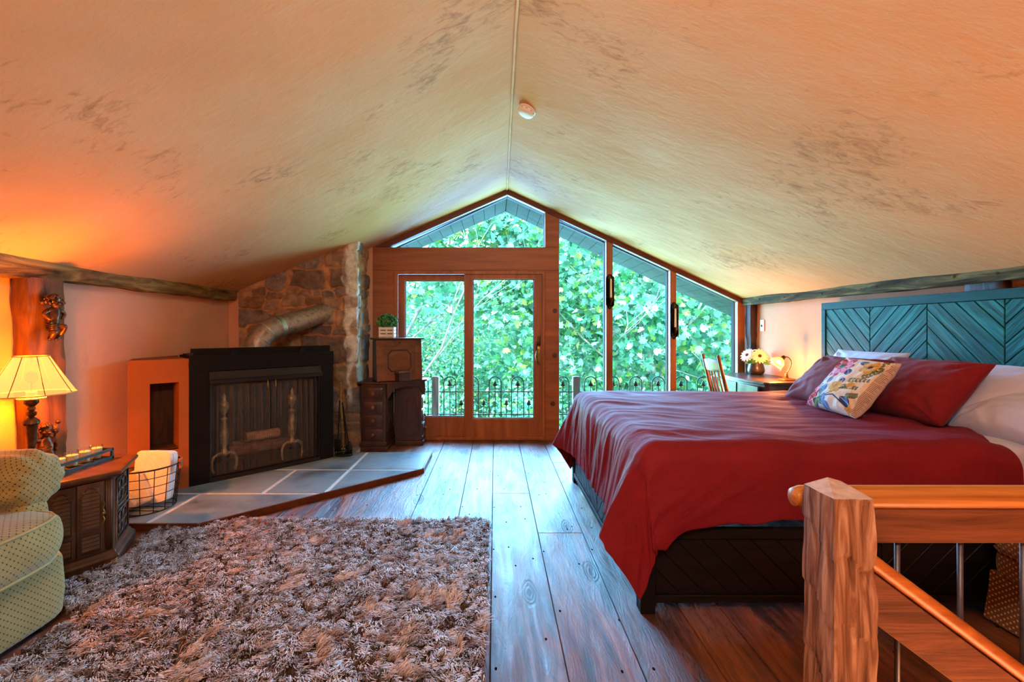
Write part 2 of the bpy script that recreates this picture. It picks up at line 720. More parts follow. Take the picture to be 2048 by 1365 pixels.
grid(bm, ceil_pt, NU, NV)
struct('ceiling', bm, m_ceil, smooth=25)
bm = nb()                                               # ridge joint: a thin ragged plaster bead
tube(bm, [(rx(y) - .006 + .006 * nz(y * 2, 5), y, 3.068 + .004 * nz(y * 3, 9)) for y in np.linspace(Y0, YB, 60)], .009, 6)
struct('trim_2', bm, noisy('ridge_bead', hx('c7a27c'), hx('d8bb98'), (9, 9, 9), rough=.9))
bm = nb()                                               # roof deck above (keeps daylight out)
for s in (-1, 1):
    xe = -3.5 if s < 0 else 3.7
    prism(bm, [(.15, Y0 - .2, 3.2), (xe, Y0 - .2, cz(xe) + .12), (xe, Y0 - .2, cz(xe) + .2), (.15, Y0 - .2, 3.28)], (0, 5.7 - Y0 + .2, 0))
struct('trim_3', bm, noisy('roof_deck', hx('2e3632'), hx('3c4640')))

# ---- walls
bm = nb()
grid(bm, lambda u, v: Vector((XL + .012 * nz(u * 9, v * 3, 2), Y0 + (5.16 - Y0) * u, -.02 + 1.88 * v)), 60, 16)
m_wallL = plaster('left_wall_plaster', hx('d8a080'), hx('e0ae92'), hx('b98663'), .3, (0, 1.2, 0), .2)  # copy of the wall plaster, lightened because less light reaches this wall
struct('wall_left', bm, m_wallL, smooth=True)
bm = nb()
grid(bm, lambda u, v: Vector((XR + .006 * nz(u * 9, v * 3, 5), Y0 + (5.6 - Y0) * u, -.02 + 1.8 * v)), 60, 16)
struct('wall_right', bm, m_wall, smooth=True)
bm = nb()
prism(bm, [(-3.2, Y0, -.1), (3.4, Y0, -.1), (3.4, Y0, 1.7), (.15, Y0, 3.2), (-3.2, Y0, 1.8)], (0, -.1, 0))
struct('wall_rear', bm, m_wall)
bm = nb()                                               # plaster behind the chimney
prism(bm, [(-3.2, 5.13, -.05), (-2.7, 5.13, -.05), (-2.7, 5.13, cz(-2.7) + .05), (-3.2, 5.13, cz(-3.2) + .05)], (0, .1, 0))
prism(bm, [(-3.2, 5.575, -.05), (-1.5, 5.575, -.05), (-1.5, 5.575, cz(-1.5) + .05), (-3.2, 5.575, cz(-3.2) + .05)], (0, .14, 0))
prism(bm, [(3.1, 5.59, -.05), (3.4, 5.59, -.05), (3.4, 5.59, cz(3.4) + .05), (3.1, 5.59, cz(3.1) + .05)], (0, .12, 0))
struct('wall_back', bm, m_wall)
bm = nb()                                               # stairwell shaft below the floor
box(bm, (STX - .02, Y0, -2.8), (STX, STY, -.12))
box(bm, (STX, STY, -2.8), (3.3, STY + .02, -.12))
box(bm, (3.18, Y0, -2.8), (3.2, STY, 0))
box(bm, (STX, Y0 - .02, -2.8), (3.2, Y0, 0))
box(bm, (STX, Y0, -2.82), (3.2, STY, -2.8))
struct('wall_stairwell', bm, m_wall)

# ---- the glazed gable: posts, header, mullions, rafter boards
yf, yk = YB, 5.72
bm = nb()


def tb(x0, x1, z0, z1, ya=yf, yb2=yk): box(bm, (x0, ya, z0), (x1, yb2, z1))


tb(bw(744), bw(788), 0, bz(541))
tb(bw(744), bw(1118), bz(541), bz(495))
tb(bw(1090), bw(1118.5), 0, bz(541))
prism(bm, [(bw(1090), yf, bz(495)), (bw(1118.5), yf, bz(495)), (bw(1118.5), yf, cz(bw(1118.5))), (bw(1090), yf, cz(bw(1090)))], (0, yk - yf, 0))
struct('trim_4', bm, m_pineX, bevel=.004)
k = 5
for a, c in ((1212.5, 1225.5), (1340.5, 1352.5), (1475.5, 1490)):
    bm = nb()
    x0, x1 = bw(a), bw(c)
    prism(bm, [(x0, yf, 0), (x1, yf, 0), (x1, yf, cz(x1) - .01), (x0, yf, cz(x0) - .01)], (0, yk - yf, 0))
    struct('trim_%d' % k, bm, m_pine, bevel=.004)
    k += 1
bm = nb()
tb(bw(1118.5), bw(1490), 0, bz(873))
struct('trim_8', bm, m_pineX, bevel=.004)
bm = nb()
rxb = .153
t = .062
prism(bm, [(bw(744), yf - .012, cz(bw(744)) + .02), (rxb, yf - .012, 3.09), (rxb, yf - .012, 3.077 - t), (bw(776), yf - .012, bz(495)), (bw(744), yf - .012, bz(495))], (0, .152, 0))
prism(bm, [(rxb, yf - .012, 3.09), (3.2, yf - .012, cz(3.2) + .02), (3.2, yf - .012, cz(3.2) - t), (rxb, yf - .012, 3.077 - t)], (0, .152, 0))
struct('trim_9', bm, m_darkpine, bevel=.004)
# knots on the right door post
bm = nb()
for px_, py_ in ((1110, 622), (1110, 711), (1106, 808)):
    lathe(bm, [(.03, 0), (.028, .003), (.001, .004)], 14, T(bw(px_), yf - .0005, bz(py_), PI / 2))
struct('trim_10', bm, noisy('wood_knot', hx('2a1308'), hx('5a2c12'), (40, 40, 40)), smooth=40)


def window(i, pp, knob=None):
    P = px_poly(pp)
    bm = nb()
    ring(bm, P, inset(P, .010), 5.655, 5.725)
    w = struct('window_%d' % i, bm, m_cream)
    bm = nb()
    prism(bm, pts_xz(inset(P, .008), 5.70), (0, .004, 0))
    obj('pane', bm, m_glass, w)
    return w


window(1, [(786, 495), (1015, 389), (1090.5, 424), (1090.5, 495)])
window(2, [(1118.5, 873), (1118.5, 440), (1213, 483), (1213, 873)])
window(3, [(1225.5, 873), (1225.5, 488), (1341, 541), (1341, 873)])
window(4, [(1352.5, 873), (1352.5, 546), (1476, 603), (1476, 873)])

# ---- sliding patio door
d1 = sthing('door_1', (bw(939), 5.65, 0))
R4 = lambda a, b, c, d: px_poly([(a, d), (c, d), (c, b), (a, b)])
bm = nb()
ring(bm, R4(787, 541, 1091, 884), R4(793, 547, 1087, 876), yf + .004, yk)
ring(bm, R4(790, 543.5, 1089, 880), R4(796, 549, 1085, 875), yf - .012, yf + .01)
obj('door_frame', bm, m_pine, d1, bevel=.003)


def panel(nm, o, g, y):
    bm = nb()
    ring(bm, R4(*o), R4(*g), y, y + .045)
    e = obj(nm, bm, m_pine, d1, bevel=.004)
    bm = nb()
    gi = [g[0] - .3, g[1] - .3, g[2] + .3, g[3] + .3]
    ring(bm, R4(*gi), R4(g[0] + 1.3, g[1] + 1.3, g[2] - 1.3, g[3] - 1.3), y + .016, y + .036)
    obj('glazing_bead', bm, m_cream, e)
    bm = nb()
    prism(bm, pts_xz(R4(*gi), y + .024), (0, .004, 0))
    obj('pane', bm, m_glass, e)
    return e


panel('door_panel', (794, 548, 946, 876.5), (808, 560.5, 930, 836), 5.645)
sl = panel('sliding_panel', (928, 546, 1087, 876.5), (946, 558.5, 1068, 838), 5.592)
sl['label'] = 'inner sliding panel with the handle'
bm = nb()                                              # pull handle and lock plate
hxp, hz = bw(1078), bz(711)
rbox(bm, (hxp, 5.589, bz(712)), (.042, .008, .225), .003)
tube(bm, [(hxp - .005, 5.586, bz(699)), (hxp - .028, 5.555, bz(703)), (hxp - .04, 5.545, bz(712)), (hxp - .028, 5.555, bz(722)), (hxp - .002, 5.586, bz(727))], [.008, .009, .011, .009, .008], 10)
obj('door_handle', bm, m_brass, sl, smooth=40)
bm = nb()
rbox(bm, (hxp, 5.589, bz(682)), (.04, .008, .12), .003)
rbox(bm, (hxp - .028, 5.575, bz(693)), (.018, .02, .115), .004)
obj('lock_plate', bm, m_bronze, sl, smooth=40)

# ---- old timbers
def rough_bar(bm, p0, p1, hw, hh, seed, n=40, amp=.012):
    """rough hewn squared timber from p0 to p1; hw/hh half sizes (horizontal, vertical)"""
    p0, p1 = Vector(p0), Vector(p1)
    d = (p1 - p0).normalized()
    up = Vector((0, 0, 1)) if abs(d.z) < .9 else Vector((0, 1, 0))
    s = d.cross(up).normalized()
    up = s.cross(d)
    m = 5
    prof = []
    for (ax, ay), (bx_, by_) in zip(((-1, -1), (1, -1), (1, 1), (-1, 1)), ((1, -1), (1, 1), (-1, 1), (-1, -1))):
        for q in range(m):
            f = q / m
            prof.append((ax + (bx_ - ax) * f, ay + (by_ - ay) * f))
    rings = []
    for i in range(n + 1):
        c = p0.lerp(p1, i / n)
        rg = []
        for a, b_ in prof:
            q = c + s * a * hw + up * b_ * hh
            k1 = amp * (nz(q.x * 3 + seed, q.y * 3, q.z * 3) + .6 * nz(q.x * 11, q.y * 11 + seed, q.z * 11))
            cr = .93 if abs(a) == 1 and abs(b_) == 1 else 1
            rg.append(bm.verts.new(c + s * a * hw * cr + up * b_ * hh * cr + (s * a + up * b_) * k1))
        rings.append(rg)
    for A, B in zip(rings, rings[1:]):
        for i in range(len(prof)):
            j = (i + 1) % len(prof)
            bm.faces.new((A[i], A[j], B[j], B[i]))
    bm.faces.new(rings[0][::-1])
    bm.faces.new(rings[-1])


bm = nb()
rough_bar(bm, (-2.945, Y0 + .05, 1.742), (-2.945, 5.08, 1.742), .065, .058, 1.0, 90, .012)
tag(obj('ceiling_beam', bm, m_beam, smooth=50), 'long hewn timber beam along the left wall where the ceiling meets it', 'beam')
bm = nb()
rough_bar(bm, (3.08, Y0 + .05, 1.70), (3.08, 5.56, 1.70), .06, .045, 4.0, 90, .008)
for y, z in ((5.2, 1.71), (4.75, 1.7), (4.2, 1.69), (3.0, 1.71), (2.74, 1.7), (3.6, 1.7)):
    ball(bm, (3.018, y, z), .012, .5, 1, 1, 1)
tag(obj('ceiling_beam', bm, m_beam2, smooth=50), 'weathered grey-green timber beam along the right wall above the headboard', 'beam')
bm = nb()
rough_bar(bm, (-2.928, 2.96, 0), (-2.928, 2.925, 1.69), .05, .13, 9.0, 40, .01)
bm.transform(Matrix.Identity(4))
tag(obj('timber_post', bm, m_post, smooth=50), 'broad brown stained timber post on the left wall bearing two carved cherubs', 'post')
bm = nb()
rough_bar(bm, (3.10, 5.5, 0), (3.10, 5.5, 1.66), .042, .055, 14.0, 40, .012)
tag(obj('timber_post', bm, m_dpost, smooth=50), 'narrow dark timber post in the right corner beside the last window', 'post')
bm = nb()
rough_bar(bm, (3.112, 2.88, 0), (3.112, 2.88, 1.66), .028, .12, 17.0, 30, .008)
tag(obj('timber_post', bm, m_dpost, smooth=50), 'dark timber post on the right wall showing just above the teal headboard', 'post')

# light switch
t_ = thing('light_switch', 'narrow white toggle light switch plate on the wall by the right corner post', 'light switch', (3.135, 5.33, 1.41))
bm = nb()
rbox(bm, (3.13, 5.33, 1.41), (.008, .075, .13), .002)
obj('plate', bm, m_white, t_)
bm = nb()
rbox(bm, (3.122, 5.33, 1.405), (.012, .01, .024), .002)
obj('toggle', bm, m_iron, t_)

# smoke detector on the right slope
sd = thing('smoke_detector', 'round white smoke detector on the ceiling just right of the ridge', 'smoke detector', (.244, 3.42, 3.03))
Msd = T(.244, 3.42, cz(.244, 3.42) - .004) @ Matrix.Rotation(math.atan(.464), 4, 'Y') @ Matrix.Rotation(PI, 4, 'X')
bm = nb()
lathe(bm, [(.068, 0), (.07, .004), (.07, .012), (.064, .016)], 36, Msd)
obj('base_plate', bm, m_white, sd, smooth=35)
bm = nb()
lathe(bm, [(.062, .016), (.064, .02), (.062, .036), (.054, .046), (.03, .05), (.001, .051)], 36, Msd)
obj('cover', bm, m_white, sd, smooth=50)
for a in range(10):
    bm = nb()
    box(bm, (-.006, .0605, .021), (.006, .0635, .026), Msd @ Matrix.Rotation(a * 2 * PI / 10, 4, 'Z'))
    obj('vent_slot', bm, m_iron, sd)

# candle sconces on the mullions
m_candle = noisy('ivory_wax', hx('e8dcc2'), hx('f2e8d2'), (9, 9, 9), rough=.5, bump=.05)
m_sconce = noisy('sconce_bronze', hx('2a2216'), hx('4a3c26'), (30, 30, 30), rough=.25, metal=.85, bump=.1)
for i, (px_, ytop, ybot, lab) in enumerate(((1218.7, 549, 619, 'left'), (1346.5, 605, 679, 'right'))):
    x, zt, zb = bw(px_), bz(ytop), bz(ybot)
    s_ = thing('candle_sconce', 'bronze candle sconce on the %s window mullion' % ('taller left' if i == 0 else 'shorter right'), 'sconce', (x, yf, (zt + zb) / 2), group='candle sconces on the window mullions')
    bm = nb()
    hgt = zt - zb
    prof = [(-.014, .0), (-.05, .08), (-.05, .9), (-.03, .97), (0, 1), (.03, .97), (.05, .9), (.05, .08), (.014, 0)]
    def bp(u, v):
        z = zb + hgt * v
        w = .052 * (sst(0, .12, v) * .8 + .2) * (1 - .75 * sst(.9, 1, v))
        a = (u - .5) * 2
        return Vector((x + a * w, yf - .006 - .03 * (a * a) * (1 if .05 < v < .95 else .5), z))
    grid(bm, bp, 14, 24)
    o = obj('backplate', bm, m_sconce, s_, smooth=True)
    md = o.modifiers.new('s', 'SOLIDIFY')
    md.thickness = .004
    bm = nb()
    zc = zb + hgt * .28
    lathe(bm, [(.006, -.07), (.014, -.06), (.012, -.04), (.02, -.02), (.024, .0), (.024, .02), (.02, .02), (.016, .0)], 18, T(x + .01, yf - .04, zc))
    tube(bm, [(x + .01, yf - .012, zc - .075), (x + .01, yf - .03, zc - .085), (x + .01, yf - .04, zc - .068)], .006, 8)
    obj('candle_cup', bm, m_sconce, s_, smooth=40)
    bm = nb()
    lathe(bm, [(.014, .002), (.0135, .02), (.011, .245), (.004, .25)], 16, T(x + .01, yf - .04, zc))
    c_ = obj('taper_candle', bm, m_candle, smooth=40)
    tag(c_, 'ivory taper candle in the sconce on the %s mullion' % ('taller left' if i == 0 else 'shorter right'), 'candle', 'candles in the window sconces')
# ================================================================== OUTDOORS
m_soffit = noisy('soffit_boards', hx('243029'), hx('36443b'), (2, 9, 9), 5, .9, spec=.05, bump=.2)
bm = nb()
for s in (-1, 1):
    x = .153 + s * .002
    while abs(x) < 3.75:
        x2 = x + s * .15
        a, c = x + s * .003, x2 - s * .003
        prism(bm, [(a, 5.7, cz(a) + .0), (c, 5.7, cz(c) + .0), (c, 5.7, cz(c) + .03), (a, 5.7, cz(a) + .03)], (0, .9, 0))
        x = x2
struct('trim_11', bm, m_soffit)
bm = nb()
for s in (-1, 1):
    xe = 3.8 * s
    prism(bm, [(.153, 5.7, 3.11), (xe, 5.7, cz(xe) + .034), (xe, 5.7, cz(xe) + .1), (.153, 5.7, 3.2)], (0, .93, 0))
    prism(bm, [(.153, 6.6, 3.08), (xe, 6.6, cz(xe)), (xe, 6.6, cz(xe) + .12), (.153, 6.6, 3.2)], (0, .03, 0))
struct('trim_12', bm, m_soffit)
# balcony deck
bm = nb()
x = -3.6
while x < 4.3:
    box(bm, (x, 5.76, -.24), (x + .135, 6.78, -.2))
    x += .14
box(bm, (-3.6, 5.74, -.5), (4.3, 6.8, -.245))
struct('floor_balcony', bm, wood('deck_boards', '6a6a60', '8a887c', 'Y', 20, 2, .8, .2))
bm = nb()
grid(bm, lambda u, v: Vector((-22 + 46 * u, 6.9 + 30 * v, -3.2 + 7.5 * v ** 1.4 + .5 * nz(u * 12, v * 12))), 30, 30)
struct('ground', bm, noisy('forest_floor', hx('16351d'), hx('2f6a35'), (1.5, 1.5, 1.5), 7, .95, bump=.5), smooth=True)

# railing: grey posts and hooped iron panels
YR = 6.6
m_gpost = wood('grey_post', '4a4f58', '7a7f86', 'Z', 16, 2, .8, .3)
zr = lambda py: H + (VY - py) * YR / S
pxs = (-1.0 * 0 - 2.90, -.863, 1.175, 3.17)
plab = ('grey balcony post left of the antique desk', 'grey square balcony post seen through the fixed door panel beside the desk',
        'grey square balcony post seen through the first tall window', 'grey square balcony post behind the spindle chair')
for x, lb in zip(pxs, plab):
    if x < -2: continue
    bm = nb()
    box(bm, (x - .05, YR - .05, -.2), (x + .05, YR + .05, zr(754)))
    prism(bm, [(x - .05, YR - .05, zr(754)), (x + .05, YR - .05, zr(754)), (x + .02, YR - .05, zr(753)), (x - .02, YR - .05, zr(753))], (0, .1, 0))
    tag(obj('balcony_post', bm, m_gpost, bevel=.004), lb, 'post', 'grey posts of the balcony railing')
m_rail = noisy('railing_iron', hx('0c2420'), hx('15332c'), (20, 20, 20), rough=.6, metal=.3, bump=0)


def spear(bm, x, zt):
    for w in (0, 1):
        pts = [(0, 0), (.024, -.05), (.009, -.062), (.032, -.082), (.03, -.062), (.012, -.075), (.009, -.1), (-.009, -.1), (-.012, -.075), (-.03, -.062), (-.032, -.082), (-.009, -.062), (-.024, -.05)]
        if w == 0:
            prism(bm, [(x + a, YR - .005, zt + b_) for a, b_ in pts], (0, .01, 0))


for i, (xa, xb, lb) in enumerate(((-2.9, -.863, 'hooped iron railing panel left of the post by the antique desk'),
                                  (-.863, 1.175, 'hooped iron railing panel seen through the sliding door'),
                                  (1.175, 3.17, 'hooped iron railing panel seen through the tall windows above the bed'))):
    t_ = thing('iron_railing', lb, 'railing', ((xa + xb) / 2, YR, -.2), group='hooped iron panels of the balcony railing')
    for z in (zr(784), zr(829), zr(868)):
        bm = nb()
        box(bm, (xa + .05, YR - .006, z - .008), (xb - .05, YR + .006, z + .008))
        obj('rail_bar', bm, m_rail, t_)
    x = xa + .21
    z0, zt = zr(872), zr(754)
    k = 0
    while x < xb - .1:
        bm = nb()
        r_ = .087
        tube(bm, [(x - r_, YR, z0)] + [(x - r_ * math.cos(a), YR, zt - r_ + r_ * math.sin(a)) for a in np.linspace(0, PI, 12)] + [(x + r_, YR, z0)], .009, 6)
        obj('hoop', bm, m_rail, t_)
        bm = nb()
        tube(bm, [(x, YR, z0), (x, YR, zt - .12)], .007, 6)
        spear(bm, x, zt - .05)
        obj('spear', bm, m_rail, t_)
        if x + .327 < xb - .1:
            bm = nb()
            tube(bm, [(x + .1635, YR, z0), (x + .1635, YR, zr(812))], .007, 6)
            spear(bm, x + .1635, zr(799))
            obj('short_spear', bm, m_rail, t_)
        x += .327

# ---- trees
m_leaf, nt, out = newmat('leaf')
p = N(nt, 'ShaderNodeBsdfPrincipled')
p.inputs['Roughness'].default_value = .42
p.inputs['Specular IOR Level'].default_value = .6
tr = N(nt, 'ShaderNodeBsdfTranslucent')
v = N(nt, 'ShaderNodeVertexColor', layer_name='tint')
L(nt, v.outputs[0], p.inputs['Base Color'])
L(nt, v.outputs[0], tr.inputs[0])
mxs = N(nt, 'ShaderNodeMixShader')
mxs.inputs[0].default_value = .35
L(nt, p.outputs[0], mxs.inputs[1])
L(nt, tr.outputs[0], mxs.inputs[2])
L(nt, mxs.outputs[0], out.inputs[0])
m_bark = noisy('pale_bark', hx('8f9a98'), hx('c8d0cc'), (6, 6, 3), 6, .9, bump=.5, lo=.35, hi=.65)

MAPLE = np.array([(0, -.5), (.32, -.42), (.55, -.12), (.3, -.02), (.42, .32), (.16, .22), (0, .6), (-.16, .22), (-.42, .32), (-.3, -.02), (-.55, -.12), (-.32, -.42)])
OVAL = np.array([(0, -.5), (.24, -.2), (.26, .1), (0, .55), (-.26, .1), (-.24, -.2)])
PAL = np.array([[.12, .56, .34], [.18, .68, .48], [.34, .84, .68], [.24, .76, .70], [.12, .60, .22], [.28, .72, .14], [.52, .84, .26], [.62, .95, .90], [.06, .36, .26], [.04, .22, .16]])
PW = np.array([.16, .18, .15, .11, .10, .07, .05, .10, .05, .03])


def leaves(name, cen, size, shape, parent, pal=PW, upb=.55):
    n = len(cen)
    nr = rng.normal(0, .6, (n, 3)) + np.array([0, -.45, upb])
    nr /= np.linalg.norm(nr, axis=1, keepdims=True)
    a = rng.normal(0, 1, (n, 3))
    t = np.cross(nr, a)
    t /= np.linalg.norm(t, axis=1, keepdims=True) + 1e-9
    b_ = np.cross(nr, t)
    sz = size * rng.uniform(.6, 1.25, n)
    k = len(shape)
    co = (cen[:, None, :] + sz[:, None, None] * (shape[None, :, 0, None] * t[:, None, :] + shape[None, :, 1, None] * b_[:, None, :])
          - (sz[:, None, None] * .35 * (np.abs(shape[None, :, 0, None]) ** 1.0)) * nr[:, None, :])
    ci = rng.choice(len(PAL), n, p=pal / pal.sum())
    col = PAL[ci] * rng.uniform(.75, 1.15, (n, 1))
    col = np.clip(col, 0, .95)
    col = np.concatenate([col, np.ones((n, 1))], 1)
    me = arrays_mesh(name, co.reshape(-1, 3), np.arange(n * k), np.full(n, k), np.repeat(col, k, 0))
    return link(name, me, m_leaf, parent)


def crown(n, c, r, ncl, spread):
    """leaf centres in clusters spread through an ellipsoid"""
    d = rng.normal(0, 1, (ncl, 3))
    d /= np.linalg.norm(d, axis=1, keepdims=True)
    cl_ = np.array(c) + d * (rng.uniform(.15, 1, (ncl, 1)) ** (1 / 2.2)) * np.array(r)
    i = rng.integers(0, ncl, n)
    return cl_[i] + rng.normal(0, spread, (n, 3)) * np.array([1, .8, .8])


def branchy(bm, p0, d, ln, r, depth, rr):
    pts = [Vector(p0)]
    d = Vector(d).normalized()
    for i in range(5):
        d = (d + Vector((rr.uniform(-.25, .25), rr.uniform(-.2, .2), rr.uniform(-.15, .22)))).normalized()
        pts.append(pts[-1] + d * ln / 5)
    tube(bm, pts, [r * (1 - .12 * i) for i in range(6)], 7)
    if depth > 0:
        for q in (2, 3, 4, 5):
            dd = (d + Vector((rr.uniform(-1, 1), rr.uniform(-.6, .4), rr.uniform(-.5, .7)))).normalized()
            branchy(bm, pts[q], dd, ln * rr.uniform(.5, .75), r * (1 - .12 * q) * .6, depth - 1, rr)


def tree(label, base, crown_c, crown_r, n, size, shape=OVAL, ncl=60, spread=.4, trunk=.14, seed=1, pal=PW, group='trees beyond the balcony', depth=2, lean=None):
    t_ = thing('tree', label, 'tree', base, group=group)
    bm = nb()
    rr = random.Random(seed)
    d = Vector(crown_c) - Vector(base)
    branchy(bm, base, d, d.length * 1.05, trunk, depth, rr)
    obj('trunk', bm, m_bark, t_, smooth=True)
    leaves('foliage', crown(n, crown_c, crown_r, ncl, spread), size, shape, t_, pal)
    return t_


def gz(x, y):
    v_ = (y - 6.9) / 30
    u_ = (x + 22) / 46
    return -3.2 + 7.5 * max(0, v_) ** 1.4 + .5 * nz(u_ * 12, v_ * 12) - .05


tree('large-leaved pale-branched tree just outside the tall windows', (5.0, 10.6, gz(5.0, 10.6)), (2.9, 10.2, 2.1), (3.1, 1.1, 2.2), 6500, .16, MAPLE, 90, .40, .09, 11, depth=3)
tree('large-leaved tree with branches hanging across the door glass', (-4.4, 10.4, gz(-4.4, 10.4)), (-.6, 10.1, 2.9), (1.9, .9, 1.5), 2600, .16, MAPLE, 50, .34, .07, 5, depth=3)
tree('large-leaved tree leaning in over the right end of the balcony', (8.2, 11.5, gz(8.2, 11.5)), (6.2, 11, 1.3), (2.2, 1.3, 2.4), 3200, .16, MAPLE, 60, .42, .12, 8)
for i, (x, y, zc, rx_, rz_, lab) in enumerate((
        (-4.6, 13.5, 1.0, 2.1, 3.4, 'mid-green bushy tree behind the fixed door panel at the far left'),
        (-1.6, 14.2, .6, 2.2, 3.0, 'mid-green bushy tree behind the middle of the patio door'),
        (1.6, 13.6, .8, 2.2, 3.2, 'bushy green tree behind the door post and first tall window'),
        (4.6, 14.0, 1.6, 2.4, 3.8, 'bushy green tree behind the second tall window'),
        (7.8, 14.4, 1.8, 2.5, 3.8, 'bushy green tree behind the last window on the right'))):
    tree(lab, (x, y + .4, gz(x, y + .4)), (x, y, zc), (rx_, 1.3, rz_), 7500, .12, OVAL, 80, .42, .09, 20 + i, depth=1)
for i, (x, y, zc, rx_, rz_, lab) in enumerate((
        (-7.5, 19, 2.2, 3.2, 3.6, 'distant tree on the slope at the far left behind the door'),
        (-2.6, 20, 1.7, 3.2, 3.3, 'distant low tree on the slope under the white patch of sky'),
        (2.4, 19.5, 2.6, 3.2, 4.6, 'distant tree on the slope behind the sliding panel'),
        (7.2, 19, 2.8, 3.4, 4.4, 'distant tree on the slope behind the middle tall window'),
        (12.4, 19.5, 2.8, 3.4, 4.4, 'distant tree on the slope behind the rightmost window'))):
    tree(lab, (x, y + .5, gz(x, y + .5)), (x, y, zc), (rx_, 1.6, rz_), 7500, .15, OVAL, 80, .55, .14, 40 + i, depth=1)
for i, (x, y, rx_, rz_, lab) in enumerate((
        (-3.3, 9.6, 1.3, 1.5, 'low leafy shrub below the balcony at the left of the door'),
        (-1.2, 9.3, 1.3, 1.5, 'low leafy shrub below the balcony seen through the fixed door panel'),
        (.9, 9.4, 1.3, 1.5, 'low leafy shrub below the balcony seen through the sliding panel'),
        (2.9, 9.3, 1.3, 1.5, 'low leafy shrub below the balcony seen through the first tall window'),
        (5.0, 9.5, 1.4, 1.5, 'low leafy shrub below the balcony behind the second tall window'),
        (7.0, 9.7, 1.4, 1.5, 'low leafy shrub below the balcony at the far right'))):
    s_ = thing('shrub', lab, 'shrub', (x, y, gz(x, y)), group='shrubs below the balcony')
    bm = nb()
    rr = random.Random(70 + i)
    for q in range(4):
        branchy(bm, (x + rr.uniform(-.1, .1), y + rr.uniform(-.1, .1), gz(x, y)), (rr.uniform(-.6, .6), rr.uniform(-.4, .4), 1), 1.7, .03, 1, rr)
    obj('stem', bm, m_bark, s_, smooth=True)
    leaves('foliage', crown(4200, (x, y, -1.25), (rx_, .9, rz_), 50, .28), .11, OVAL, s_)
# ================================================================== LEFT SIDE
DX, DY = .705, .709                               # direction of the angled fireplace front
FA = Vector((-2.545, 3.784, 0))                   # its left front corner


def fp(u, z, w=0.0):
    """point on the fireplace front: u along it, w behind it"""
    return Vector((FA.x + DX * u - DY * w, FA.y + DY * u + DX * w, z))


FM = Matrix(((DX, -DY, 0, FA.x), (DY, DX, 0, FA.y), (0, 0, 1, 0), (0, 0, 0, 1)))   # x=u, y=w(depth), z

# ---- hearth
hearth = thing('hearth', 'raised bluestone slab hearth with pale grout and a wooden edge in front of the fireplace', 'hearth', (-1.8, 4.0, 0))
HZ = .05
m_slate = noisy('bluestone', hx('4f5f63'), hx('7f9095'), (2.2, 2.2, 2.2), 8, .42, bump=.4, bscale=(5, 5, 5), lo=.3, hi=.72, c3=hx('93a096'), bdist=.012)
m_grout = noisy('grout', hx('c4c0b6'), hx('dad6cc'), (30, 30, 30), 3, .9, bump=.2)
m_hedge = wood('hearth_edge_wood', '3a1a0a', '6a3418', 'X', 10, 2, .45, .2)
poly = [(-2.98, 3.08), (-2.0, 3.08), (-.69, 4.30), (-.69, 4.87), (-1.5, 4.87), (-1.5, 5.08), (-2.98, 5.08)]
bm = nb()
prism(bm, [(x, y, .004) for x, y in poly], (0, 0, HZ - .008))
obj('grout_bed', bm, m_grout, hearth)


def clip(poly, x0, x1, y0, y1):
    def cut(P, f, inter):
        o = []
        for i in range(len(P)):
            a, b_ = P[i - 1], P[i]
            fa, fb = f(a), f(b_)
            if fa != fb:
                o.append(inter(a, b_))
            if fb:
                o.append(b_)
        return o
    def ix(v): return lambda a, b_: (v, a[1] + (b_[1] - a[1]) * (v - a[0]) / (b_[0] - a[0]))
    def iy(v): return lambda a, b_: (a[0] + (b_[0] - a[0]) * (v - a[1]) / (b_[1] - a[1]), v)
    P = cut(poly, lambda p_: p_[0] >= x0, ix(x0))
    if P: P = cut(P, lambda p_: p_[0] <= x1, ix(x1))
    if P: P = cut(P, lambda p_: p_[1] >= y0, iy(y0))
    if P: P = cut(P, lambda p_: p_[1] <= y1, iy(y1))
    return P


g = .015
xs1, xs2, xs3 = [-3, -2.35, -1.2], [-3, -1.86, -1.36, -.6], [-3, -1.36, -.6]
for ya, yb2, xs in ((3.0, 3.64, xs1), (3.64, 4.26, xs2), (4.26, 5.2, xs3)):
    for a, c in zip(xs, xs[1:]):
        P = clip(poly, a + g, c - g, ya + g, yb2 - g)
        if len(P) > 2:
            bm = nb()
            prism(bm, [(x, y, HZ - .012) for x, y in P], (0, 0, .012))
            obj('slab', bm, m_slate, hearth, bevel=.003)
bm = nb()
e = [(-2.98, 3.08), (-2.0, 3.08), (-.69, 4.30), (-.69, 4.87)]
for a, c in zip(e, e[1:]):
    d = (Vector(c) - Vector(a)).normalized()
    nn = Vector((d.y, -d.x)) * .018
    prism(bm, [(a[0], a[1], 0), (c[0], c[1], 0), (c[0] + nn.x, c[1] + nn.y, 0), (a[0] + nn.x, a[1] + nn.y, 0)], (0, 0, HZ + .002))
obj('edge_trim', bm, m_hedge, hearth, bevel=.003)

